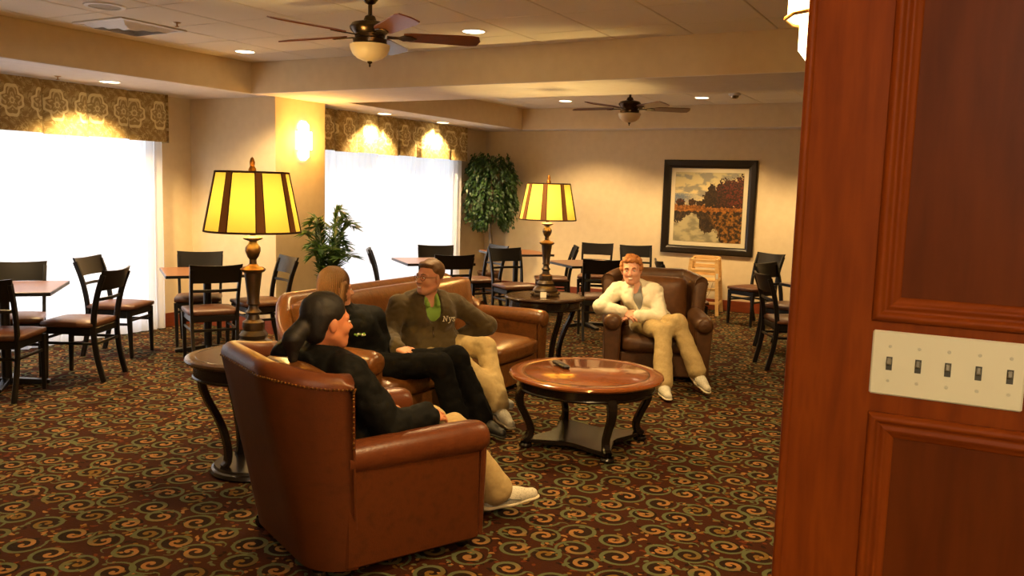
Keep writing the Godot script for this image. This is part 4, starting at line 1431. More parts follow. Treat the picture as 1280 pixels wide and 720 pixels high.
func build_plants() -> void:
	var rng := RandomNumberGenerator.new()
	rng.seed = 77
	# weeping fig in the far corner
	var t := thing("ficus_tree", "tall dark green ficus tree in the corner beside the far curtain", "tree", v3(-6.47, 0, -11.03))
	put("pot", Shape.new().lathe([Vector2(0.0, 0.0), Vector2(0.13, 0.0), Vector2(0.17, 0.28), Vector2(0.185, 0.30), Vector2(0.185, 0.33), Vector2(0.165, 0.33), Vector2(0.16, 0.30)], 24).done(), mats.pot_brown, t)
	put("soil", Shape.new().lathe([Vector2(0.16, 0.295), Vector2(0.0, 0.31)], 20).done(), mats.soil, t)
	put("trunk", Shape.new().tube(arc([v3(0, 0.3, 0), v3(0.02, 0.7, 0.01), v3(-0.01, 1.1, -0.01), v3(0.01, 1.6, 0.0)], 5), 0.028, 10).done(), mats.bark, t)
	for k in 9:
		var a := k * 2.4
		var y := 1.0 + k * 0.09
		put("branch", Shape.new().tube(arc([v3(0, y, 0), v3(cos(a) * 0.12, y + 0.18, sin(a) * 0.12), v3(cos(a) * 0.24, y + 0.22, sin(a) * 0.24)], 4), [0.014, 0.013, 0.012, 0.011, 0.010, 0.008, 0.007, 0.006, 0.004], 6).done(), mats.bark, t)
	var dark := []
	var mid := []
	var pale := []
	for k in 330:
		# a drooping spray of leaves
		var a := rng.randf() * TAU
		var v := rng.randf()
		var y := lerpf(1.12, 2.1, v)
		var prof := 0.36 * sqrt(clampf(1.0 - pow((v - 0.52) / 0.56, 4.0), 0.05, 1.0))
		var rad := prof * sqrt(rng.randf_range(0.35, 1.0))
		var p := v3(cos(a) * rad, y, sin(a) * rad)
		for i in 17:
			var q := p + v3(cos(a) * 0.012 * i * 0.3, -0.011 * i, sin(a) * 0.012 * i * 0.3) + v3(rng.randf_range(-1, 1), rng.randf_range(-1, 1), rng.randf_range(-1, 1)) * 0.025
			var b := Basis(Vector3.UP, -a + PI / 2 + rng.randf_range(-1.4, 1.4)) * Basis(Vector3.RIGHT, rng.randf_range(0.4, 1.3)) * Basis(Vector3.BACK, rng.randf_range(-0.8, 0.8))
			b = b.scaled(Vector3.ONE * rng.randf_range(0.75, 1.2))
			var xf := Transform3D(b, q)
			var c := rng.randf()
			if c < 0.5:
				dark.append(xf)
			elif c < 0.9:
				mid.append(xf)
			else:
				pale.append(xf)
	var lm := leaf_mesh(0.056, 0.014)
	leaves("foliage", t, lm, mats.leaf_dark, dark)
	leaves("foliage", t, lm, mats.leaf_green, mid)
	leaves("foliage", t, lm, mats.leaf_grey, pale)
	# feathery palm behind the sofa
	t = thing("potted_palm", "feathery green palm behind the sofa against the far curtain's edge", "plant", v3(-5.78, 0, -6.62))
	put("pot", Shape.new().lathe([Vector2(0.0, 0.0), Vector2(0.12, 0.0), Vector2(0.155, 0.25), Vector2(0.17, 0.27), Vector2(0.17, 0.30), Vector2(0.15, 0.30), Vector2(0.148, 0.27)], 24).done(), mats.pot_brown, t)
	put("soil", Shape.new().lathe([Vector2(0.148, 0.268), Vector2(0.0, 0.28)], 20).done(), mats.soil, t)
	var lf := leaf_mesh(0.13, 0.011)
	for k in 22:
		var a := k * 2.39996 + rng.randf_range(-0.2, 0.2)
		var tall := rng.randf_range(0.62, 1.12)
		var reach := rng.randf_range(0.10, 0.36) * (1.25 - 0.5 * tall)
		if k == 5:
			tall = 1.2
			reach = 0.08
		var d := v3(cos(a), 0, sin(a))
		var base := v3(0, 0.27, 0) + d * 0.03
		var pts := arc([base, base + d * reach * 0.25 + v3(0, tall * 0.5, 0), base + d * reach * 0.75 + v3(0, tall * 0.85, 0), base + d * reach * 1.35 + v3(0, tall * 0.86, 0)], 8)
		var rad := []
		for i in pts.size():
			rad.append(lerpf(0.007, 0.002, float(i) / pts.size()))
		var fr := put("frond", Shape.new().tube(pts, rad, 6).done(), mats.leaf_green, t)
		var xfs := []
		for i in range(7, pts.size()):
			var tg: Vector3 = (pts[i] - pts[i - 1]).normalized()
			for s: float in [-1.0, 1.0]:
				for h in 2:
					var out := (tg * rng.randf_range(0.5, 0.9) + tg.cross(Vector3.UP).normalized() * s * 0.9 + v3(0, rng.randf_range(-0.3, 0.35), 0)).normalized()
					var pos: Vector3 = pts[i - 1].lerp(pts[i], h * 0.5)
					var bb := Basis.looking_at(-out, Vector3.UP) * Basis(Vector3.BACK, rng.randf_range(-0.6, 0.6))
					xfs.append(Transform3D(bb.scaled(Vector3.ONE * rng.randf_range(0.7, 1.15)), pos))
		leaves("leaflets", fr, lf, mats.leaf_green if k % 3 else mats.leaf_dark, xfs)

# ---------------------------------------------------------------- soft bodies: distance fields meshed as surface nets
class Field:
	var ty := PackedInt32Array()
	var A := PackedVector3Array()
	var AB := PackedVector3Array()
	var N := PackedVector3Array()
	var il2 := PackedFloat32Array()
	var ra := PackedFloat32Array()
	var dr := PackedFloat32Array()
	var ff := PackedFloat32Array()
	var kk := PackedFloat32Array()
	var bs: Array[Basis] = []
	var noise: FastNoiseLite
	var amp := 0.0
	var cell := 0.01
	var base := Vector3.ZERO
	var verts := PackedVector3Array()
	var norms := PackedVector3Array()
	var index := PackedInt32Array()
	func _add(t: int, a: Vector3, ab: Vector3, r1: float, r2: float, k: float, n: Vector3, f: float, b: Basis) -> void:
		ty.append(t)
		A.append(a)
		AB.append(ab)
		N.append(n)
		il2.append(1.0 / maxf(ab.length_squared(), 1e-9))
		ra.append(r1)
		dr.append(r2 - r1)
		ff.append(f)
		kk.append(k)
		bs.append(b)
	func cap(a: Vector3, b: Vector3, r1: float, r2: float, k := 0.03, n := Vector3.ZERO, s := 1.0) -> Field:
		_add(0, a, b - a, r1, r2, k, n, 1.0 / s - 1.0, Basis.IDENTITY)
		return self
	func chain(pts: Array, rad: Array, k := 0.02) -> Field:
		for i in pts.size() - 1:
			cap(pts[i], pts[i + 1], rad[i], rad[i + 1], k)
		return self
	func ell(c: Vector3, r: Vector3, b := Basis.IDENTITY, k := 0.02) -> Field:
		_add(1, c, r, 0.0, 0.0, k, Vector3.ZERO, 0.0, b.inverse())
		return self
	func cut(c: Vector3, r: Vector3, b := Basis.IDENTITY, k := 0.01) -> Field:
		_add(2, c, r, 0.0, 0.0, k, Vector3.ZERO, 0.0, b.inverse())
		return self
	func one(i: int, p: Vector3) -> float:
		if ty[i] == 0:
			var w := p - A[i]
			var f := ff[i]
			if f != 0.0:
				var n := N[i]
				w += n * (w.dot(n) * f)
			var t := clampf(w.dot(AB[i]) * il2[i], 0.0, 1.0)
			return (w - AB[i] * t).length() - ra[i] - dr[i] * t
		var q := bs[i] * (p - A[i])
		var r := AB[i]
		var e := q / r
		var k0 := e.length()
		var k1 := (e / r).length()
		return k0 * (k0 - 1.0) / maxf(k1, 1e-6)
	func eval(p: Vector3, list: PackedInt32Array) -> float:
		var d := 1e3
		for i in list:
			var x := one(i, p)
			var k := kk[i]
			if ty[i] == 2:
				x = -x
				var h := maxf(k - absf(d - x), 0.0) / k
				d = maxf(d, x) + h * h * k * 0.25
			else:
				var h := maxf(k - absf(d - x), 0.0) / k
				d = minf(d, x) - h * h * k * 0.25
		if amp > 0.0:
			d += noise.get_noise_3dv(p) * amp
		return d
	func all() -> PackedInt32Array:
		var l := PackedInt32Array()
		for i in ty.size():
			l.append(i)
		return l
	func build() -> void:
		var lo := Vector3.ONE * 1e9
		var hi := -lo
		for i in ty.size():
			if ty[i] == 2:
				continue
			var r := maxf(ra[i], ra[i] + dr[i]) if ty[i] == 0 else maxf(AB[i].x, maxf(AB[i].y, AB[i].z))
			r += 2.0 * cell + amp
			lo = lo.min(A[i] - Vector3.ONE * r)
			hi = hi.max(A[i] + Vector3.ONE * r)
			if ty[i] == 0:
				lo = lo.min(A[i] + AB[i] - Vector3.ONE * r)
				hi = hi.max(A[i] + AB[i] + Vector3.ONE * r)
		var B := 8
		var bw := B * cell
		var half := bw * 0.8661
		var nb := Vector3i(((hi - lo) / bw).ceil())
		var seen := {}
		var edges := []
		var v := PackedFloat32Array()
		v.resize(729)
		for bz in nb.z:
			for by in nb.y:
				for bx in nb.x:
					var o := lo + Vector3(bx, by, bz) * bw
					var c := o + Vector3.ONE * bw * 0.5
					var md := 1e9
					var ds := PackedFloat32Array()
					for i in ty.size():
						var x := one(i, c)
						ds.append(x)
						if ty[i] != 2:
							md = minf(md, x)
					if md > half * 1.4 + 0.015:
						continue
					var list := PackedInt32Array()
					for i in ty.size():
						if ty[i] == 2:
							if ds[i] < half * 2.0 + 0.03:
								list.append(i)
						elif ds[i] < half * 1.8 + kk[i] + 0.01:
							list.append(i)
					if list.is_empty() or absf(eval(c, list)) > half * 1.3 + 0.004:
						continue
					var at := 0
					var neg := 0
					for z in 9:
						for y in 9:
							for x in 9:
								var d := eval(o + Vector3(x, y, z) * cell, list)
								v[at] = d
								if d < 0.0:
									neg += 1
								at += 1
					if neg == 0 or neg == 729:
						continue
					for z in B:
						for y in B:
							for x in B:
								var i0 := x + 9 * y + 81 * z
								var s0 := v[i0] < 0.0
								var gx := bx * B + x
								var gy := by * B + y
								var gz := bz * B + z
								var key := gx + (gy << 12) + (gz << 24)
								if s0 != (v[i0 + 1] < 0.0):
									edges.append([key, 0, s0])
								if s0 != (v[i0 + 9] < 0.0):
									edges.append([key, 1, s0])
								if s0 != (v[i0 + 81] < 0.0):
									edges.append([key, 2, s0])
								var sum := Vector3.ZERO
								var cnt := 0
								var f000 := v[i0]
								var f100 := v[i0 + 1]
								var f010 := v[i0 + 9]
								var f110 := v[i0 + 10]
								var f001 := v[i0 + 81]
								var f101 := v[i0 + 82]
								var f011 := v[i0 + 90]
								var f111 := v[i0 + 91]
								var m := mini(mini(int(f000 < 0), int(f100 < 0)), mini(int(f010 < 0), int(f110 < 0)))
								var M := maxi(maxi(int(f000 < 0), int(f100 < 0)), maxi(int(f010 < 0), int(f110 < 0)))
								m = mini(m, mini(mini(int(f001 < 0), int(f101 < 0)), mini(int(f011 < 0), int(f111 < 0))))
								M = maxi(M, maxi(maxi(int(f001 < 0), int(f101 < 0)), maxi(int(f011 < 0), int(f111 < 0))))
								if m == M:
									continue
								if (f000 < 0) != (f100 < 0):
									sum += Vector3(f000 / (f000 - f100), 0, 0)
									cnt += 1
								if (f010 < 0) != (f110 < 0):
									sum += Vector3(f010 / (f010 - f110), 1, 0)
									cnt += 1
								if (f001 < 0) != (f101 < 0):
									sum += Vector3(f001 / (f001 - f101), 0, 1)
									cnt += 1
								if (f011 < 0) != (f111 < 0):
									sum += Vector3(f011 / (f011 - f111), 1, 1)
									cnt += 1
								if (f000 < 0) != (f010 < 0):
									sum += Vector3(0, f000 / (f000 - f010), 0)
									cnt += 1
								if (f100 < 0) != (f110 < 0):
									sum += Vector3(1, f100 / (f100 - f110), 0)
									cnt += 1
								if (f001 < 0) != (f011 < 0):
									sum += Vector3(0, f001 / (f001 - f011), 1)
									cnt += 1
								if (f101 < 0) != (f111 < 0):
									sum += Vector3(1, f101 / (f101 - f111), 1)
									cnt += 1
								if (f000 < 0) != (f001 < 0):
									sum += Vector3(0, 0, f000 / (f000 - f001))
									cnt += 1
								if (f100 < 0) != (f101 < 0):
									sum += Vector3(1, 0, f100 / (f100 - f101))
									cnt += 1
								if (f010 < 0) != (f011 < 0):
									sum += Vector3(0, 1, f010 / (f010 - f011))
									cnt += 1
								if (f110 < 0) != (f111 < 0):
									sum += Vector3(1, 1, f110 / (f110 - f111))
									cnt += 1
								seen[key] = verts.size()
								verts.append(o + (Vector3(x, y, z) + sum / cnt) * cell - base)
								norms.append(Vector3(f100 - f000 + f110 - f010 + f101 - f001 + f111 - f011, f010 - f000 + f110 - f100 + f011 - f001 + f111 - f101, f001 - f000 + f101 - f100 + f011 - f010 + f111 - f110).normalized())
		var off := [[1 << 12, 1 << 24], [1 << 24, 1], [1, 1 << 12]]
		for e: Array in edges:
			var k: int = e[0]
			var u: int = off[e[1]][0]
			var w: int = off[e[1]][1]
			var a: int = seen.get(k, -1)
			var b: int = seen.get(k - u, -1)
			var c: int = seen.get(k - u - w, -1)
			var d: int = seen.get(k - w, -1)
			if a < 0 or b < 0 or c < 0 or d < 0:
				continue
			if e[2]:
				index.append_array(PackedInt32Array([a, c, b, a, d, c]))
			else:
				index.append_array(PackedInt32Array([a, b, c, a, c, d]))

var jobs: Array = []      # [part name, parent, material, [fields]]

func run_field(i: int) -> void:
	all_fields[i].build()

var all_fields: Array = []

func soft(called: String, parent: Node3D, m: Material, fields: Array) -> void:
	for f: Field in fields:
		f.base = parent.position if parent.get_parent() == self else parent.get_parent().position
		if f.amp > 0.0 and f.noise == null:
			f.noise = FastNoiseLite.new()
			f.noise.seed = 5 + all_fields.size()
			f.noise.frequency = 6.0
			f.noise.fractal_type = FastNoiseLite.FRACTAL_RIDGED
			f.noise.fractal_octaves = 2
		all_fields.append(f)
	jobs.append([called, parent, m, fields])

func finish_soft() -> void:
	var id := WorkerThreadPool.add_group_task(run_field, all_fields.size(), -1, true)
	WorkerThreadPool.wait_for_group_task_completion(id)
	for j: Array in jobs:
		var v := PackedVector3Array()
		var n := PackedVector3Array()
		var ix := PackedInt32Array()
		for f: Field in j[3]:
			var o := v.size()
			v.append_array(f.verts)
			n.append_array(f.norms)
			for q in f.index:
				ix.append(q + o)
		var arr := []
		arr.resize(Mesh.ARRAY_MAX)
		arr[Mesh.ARRAY_VERTEX] = v
		arr[Mesh.ARRAY_NORMAL] = n
		arr[Mesh.ARRAY_INDEX] = ix
		var am := ArrayMesh.new()
		am.add_surface_from_arrays(Mesh.PRIMITIVE_TRIANGLES, arr)
		put(j[0], am, j[2], j[1])

func fld(cell: float, amp := 0.0) -> Field:
	var f := Field.new()
	f.cell = cell
	f.amp = amp
	return f

# ---------------------------------------------------------------- people
func frame(fwd: Vector3, up := Vector3.UP) -> Basis:   # x to the left hand, y up, z forward
	var z := fwd.normalized()
	var x := up.cross(z).normalized()
	return Basis(x, z.cross(x), z)

func head_field(c: Vector3, b: Basis) -> Field:
	var f := fld(0.0042)
	var P := func(x: float, y: float, z: float) -> Vector3: return c + b * Vector3(x, y, z)
	f.ell(P.call(0, 0.028, -0.016), v3(0.075, 0.092, 0.092), b, 0.03)
	f.ell(P.call(0, -0.03, 0.022), v3(0.062, 0.084, 0.068), b, 0.03)
	f.cap(P.call(-0.012, -0.094, 0.062), P.call(0.012, -0.094, 0.062), 0.021, 0.021, 0.03)
	for s: float in [-1.0, 1.0]:
		f.ell(P.call(s * 0.036, -0.028, 0.058), v3(0.026, 0.026, 0.024), b, 0.02)
		f.cap(P.call(s * 0.05, -0.055, 0.0), P.call(s * 0.02, -0.092, 0.05), 0.018, 0.016, 0.03)
		f.ell(P.call(s * 0.077, -0.008, -0.008), v3(0.009, 0.031, 0.019), b * Basis(Vector3.UP, s * 0.35), 0.008)
		f.cap(P.call(s * 0.016, 0.02, 0.079), P.call(s * 0.046, 0.018, 0.068), 0.010, 0.008, 0.015)
	f.cap(P.call(0, 0.006, 0.084), P.call(0, -0.028, 0.103), 0.008, 0.0125, 0.012)
	for s: float in [-1.0, 1.0]:
		f.ell(P.call(s * 0.011, -0.033, 0.093), v3(0.009, 0.007, 0.009), b, 0.008)
		f.cut(P.call(s * 0.032, 0.001, 0.097), v3(0.017, 0.011, 0.016), b, 0.012)
	f.cap(P.call(-0.02, -0.060, 0.077), P.call(0.02, -0.060, 0.077), 0.006, 0.006, 0.012)
	f.cap(P.call(-0.016, -0.071, 0.079), P.call(0.016, -0.071, 0.079), 0.008, 0.008, 0.01)
	return f

func face_parts(t: Node3D, body: Node3D, c: Vector3, b: Basis, iris: Color, brow: Color, smile: bool) -> void:
	var q := c - t.position
	var P := func(x: float, y: float, z: float) -> Vector3: return q + b * Vector3(x, y, z)
	for s: float in [-1.0, 1.0]:
		var e := put("eye", Shape.new().ball(P.call(s * 0.032, 0.0, 0.0795), v3(0.0105, 0.0055, 0.0105), 12, 8).done(), mat("eye_white", rgb8(226, 218, 208), 0.25), t)
		put("iris", Shape.new().ball(P.call(s * 0.032 - 0.001, 0.0, 0.0868), v3(0.0055, 0.0048, 0.0036), 10, 6).done(), mat("iris", iris, 0.2), e)
		put("eyebrow", Shape.new().tube([P.call(s * 0.016, 0.022, 0.091), P.call(s * 0.032, 0.027, 0.088), P.call(s * 0.048, 0.022, 0.076)], [0.0025, 0.0032, 0.0018], 6).done(), mat("brow_" + str(brow.to_html()), brow, 0.8), t)
	if smile:
		var pts := []
		var lw := []
		for i in 9:
			var u := i / 8.0 * 2.0 - 1.0
			pts.append(P.call(u * 0.027, -0.0665 + 0.010 * u * u, 0.0885 - 0.014 * u * u))
			lw.append(0.0055 * (1.0 - 0.85 * u * u) + 0.0008)
		put("teeth", Shape.new().tube(pts, lw, 8).done(), mat("teeth", rgb8(236, 228, 212), 0.3), t)
		var up := []
		var dn := []
		for i in 9:
			var u := i / 8.0 * 2.0 - 1.0
			up.append(P.call(u * 0.030, -0.0600 + 0.007 * u * u, 0.0885 - 0.016 * u * u))
			dn.append(P.call(u * 0.028, -0.0745 + 0.017 * u * u, 0.0875 - 0.015 * u * u))
		put("lip", Shape.new().tube(up, 0.0016, 6).done(), mat("lips", rgb8(192, 108, 92), 0.5), t)
		put("lip", Shape.new().tube(dn, 0.0034, 6).done(), mat("lips", rgb8(192, 108, 92), 0.5), t)
	else:
		put("lip", Shape.new().tube([P.call(-0.022, -0.064, 0.078), P.call(0, -0.0645, 0.087), P.call(0.022, -0.064, 0.078)], [0.002, 0.004, 0.002], 6).done(), mat("lips", rgb8(192, 108, 92), 0.5), t)

# a hand: wrist, direction of the fingers, direction the back of the hand faces, +1 when the thumb lies along dir x back
func hand_field(w: Vector3, dir: Vector3, back: Vector3, thumb: float, curl: float, size := 1.0) -> Field:
	var f := fld(0.0038)
	dir = dir.normalized()
	back = (back - dir * back.dot(dir)).normalized()
	var side := dir.cross(back).normalized() * thumb
	var s := size
	for i in 4:
		var o := (0.028 - i * 0.0185) * s
		var kn := w + dir * (0.088 - 0.006 * absf(i - 1.2)) * s + side * o
		f.cap(w + side * o * 0.55, kn, 0.0135 * s, 0.0105 * s, 0.012)
		var l: float = [0.072, 0.080, 0.074, 0.058][i] * s
		var p := kn
		var ang := curl * 0.55
		var r := 0.0092 * s
		for k in 3:
			var d := dir * cos(ang) - back * sin(ang) + side * (0.05 * (1.5 - i))
			var q: Vector3 = p + d.normalized() * l * [0.45, 0.31, 0.24][k]
			f.cap(p, q, r, r * 0.9, 0.005)
			p = q
			r *= 0.9
			ang += curl * (0.8 if k == 0 else 0.6)
	var tb := w + dir * 0.028 * s + side * 0.02 * s
	var t1 := tb + (dir * 0.55 + side * 0.75 - back * 0.15).normalized() * 0.042 * s
	var t2 := t1 + (dir * 0.85 + side * 0.35 - back * 0.3 * curl).normalized() * 0.03 * s
	var t3 := t2 + (dir * 0.95 + side * 0.1 - back * 0.4 * curl).normalized() * 0.025 * s
	f.cap(tb, t1, 0.0145 * s, 0.0115 * s, 0.012)
	f.cap(t1, t2, 0.0108 * s, 0.0098 * s, 0.005)
	f.cap(t2, t3, 0.0098 * s, 0.008 * s, 0.005)
	f.cap(w - dir * 0.05 * s, w + dir * 0.01 * s, 0.023 * s, 0.022 * s, 0.02)
	return f

func shoe(t: Node3D, ankle: Vector3, knee: Vector3, toe_dir: Vector3, up: Vector3, upper: Material, sole: Material, accent: Material, laces := true) -> void:
	var z := toe_dir.normalized()
	var y := (up - z * up.dot(z)).normalized()
	var x := y.cross(z)
	var b := Basis(x, y, z)
	var o := ankle - y * 0.072
	var P := func(px: float, py: float, pz: float) -> Vector3: return o + b * Vector3(px, py, pz)
	var f := fld(0.005)
	f.cap(P.call(0, 0.042, -0.045), P.call(0, 0.040, 0.06), 0.035, 0.037, 0.03)
	f.cap(P.call(0, 0.036, 0.06), P.call(0.004, 0.028, 0.165), 0.039, 0.030, 0.03)
	f.cap(P.call(0, 0.055, -0.035), P.call(0, 0.085, -0.02), 0.036, 0.038, 0.03)
	f.cap(P.call(0, 0.06, 0.02), P.call(0, 0.045, 0.10), 0.030, 0.028, 0.03)
	f.cut(P.call(0, 0.155, -0.02), v3(0.032, 0.05, 0.04), b, 0.01)
	f.cut(P.call(0, -0.06, 0.06), v3(0.3, 0.07, 0.4), b, 0.01)
	soft("shoe_upper", t, upper, [f])
	var g := fld(0.005)
	g.cap(P.call(0, 0.012, -0.05), P.call(0, 0.010, 0.06), 0.038, 0.036, 0.03, y, 0.42)
	g.cap(P.call(0, 0.010, 0.06), P.call(0.004, 0.014, 0.168), 0.042, 0.035, 0.03, y, 0.36)
	soft("shoe_sole", t, sole, [g])
	var k := fld(0.006)
	k.cap(P.call(0, 0.06, -0.015), ankle.lerp(knee, 0.06), 0.036, 0.037, 0.02)
	k.cap(ankle.lerp(knee, 0.05), ankle.lerp(knee, 0.24), 0.037, 0.040, 0.02)
	soft("sock", t, accent if not laces else mat("sock_white", rgb8(206, 202, 190), 0.9), [k])
	var q := t.position
	if laces:
		for i in 5:
			var zz := 0.035 + i * 0.018
			var yy := 0.092 - i * 0.006
			put("lace", Shape.new().tube([P.call(-0.026, yy - 0.012, zz) - q, P.call(0, yy + 0.002, zz + 0.006) - q, P.call(0.026, yy - 0.012, zz) - q], 0.0042, 6).done(), accent, t)
	for s: float in [-1.0, 1.0]:
		put("side_stripe", Shape.new().tube([P.call(s * 0.0415, 0.028, 0.10) - q, P.call(s * 0.040, 0.045, 0.045) - q, P.call(s * 0.0385, 0.03, -0.02) - q], [0.004, 0.011, 0.008], 6, true, 0.5).done(), accent, t)

# torso, upper body and arms as a field; g is how far it stands off the skin
func torso(f: Field, J: Dictionary, fwd: Vector3, g: float, fat: float, low := true) -> void:
	var mid: Vector3 = J.pel.lerp(J.neck, 0.42)
	var chest: Vector3 = J.pel.lerp(J.neck, 0.74)
	var sl: Vector3 = J.shL
	var sr: Vector3 = J.shR
	var ax := (sl - sr).normalized()
	if low:
		f.cap(J.pel - ax * 0.075 * fat, J.pel + ax * 0.075 * fat, 0.108 * fat + g, 0.108 * fat + g, 0.06)
	var w := 0.055 * fat
	for s: float in [-1.0, 1.0]:
		f.cap(J.pel.lerp(mid, 0.25) + ax * s * w, mid + ax * s * w * 0.9, 0.108 * fat + g, 0.100 * fat + g, 0.06, fwd, 0.9)
		f.cap(mid + ax * s * w * 0.9, chest + ax * s * (w + 0.01), 0.100 * fat + g, 0.098 * fat + g, 0.06, fwd, 0.9)
		f.ell(chest + ax * s * 0.07 * fat + fwd * 0.062 * fat - v3(0, 0.03, 0), Vector3.ONE * (0.062 * fat + g), Basis.IDENTITY, 0.06)
	f.cap(sl - ax * 0.02, sr + ax * 0.02, 0.060 + g, 0.060 + g, 0.06)
	f.cap(chest, J.neck - v3(0, 0.01, 0), 0.085 + g, 0.052 + g, 0.06)

func sleeve(f: Field, s: Vector3, e: Vector3, h: Vector3, g: float, cut_at := 1.0) -> void:
	f.cap(s, e, 0.052 + g, 0.043 + g, 0.03)
	f.cap(e, e.lerp(h, cut_at), 0.042 + g, 0.030 + g * 1.2, 0.03)

func leg(f: Field, hip: Vector3, kn: Vector3, an: Vector3, g: float, fat: float, end := 1.0, flare := 0.0) -> void:
	f.cap(hip, kn, 0.088 * fat + g, 0.060 + g, 0.04)
	var e := kn.lerp(an, end)
	f.cap(kn, e, 0.058 + g, 0.042 + g + flare, 0.04)

func person(J: Dictionary, fwd: Vector3, face: Vector3, face_up: Vector3, label: String, skin: Color, fat: float) -> Dictionary:
	var t := thing("person", label, "person", v3(J.pel.x, 0, J.pel.z))
	var sk := mat("skin_" + skin.to_html(), skin, 0.5)
	sk.subsurf_scatter_enabled = true
	sk.subsurf_scatter_strength = 0.15
	var b := frame(face, face_up)
	var f := fld(0.014)
	torso(f, J, fwd, -0.014, fat)
	f.cap(J.neck - v3(0, 0.03, 0), J.head + b * v3(0, -0.05, -0.02), 0.050, 0.050, 0.03)
	sleeve(f, J.shR, J.elR, J.haR, -0.010)
	sleeve(f, J.shL, J.elL, J.haL, -0.010)
	leg(f, J.hipL, J.knL, J.anL, -0.018, fat)
	leg(f, J.hipR, J.knR, J.anR, -0.018, fat)
	f.cap(J.anL - v3(0, 0.02, 0), J.anL - v3(0, 0.035, 0) + J.tdL * 0.1, 0.024, 0.018, 0.02)
	f.cap(J.anR - v3(0, 0.02, 0), J.anR - v3(0, 0.035, 0) + J.tdR * 0.1, 0.024, 0.018, 0.02)
	var hd := head_field(J.head, b)
	hd.cap(J.neck, J.head + b * v3(0, -0.05, -0.02), 0.051, 0.050, 0.03)
	var hs := [f, hd]
	for s: String in ["R", "L"]:
		if J.has("hand" + s):
			var h: Array = J["hand" + s]
			hs.append(hand_field(J["ha" + s], h[0], h[1], h[2], h[3], 0.97))
	soft("body", t, sk, hs)
	return {"t": t, "b": b, "skin": sk}

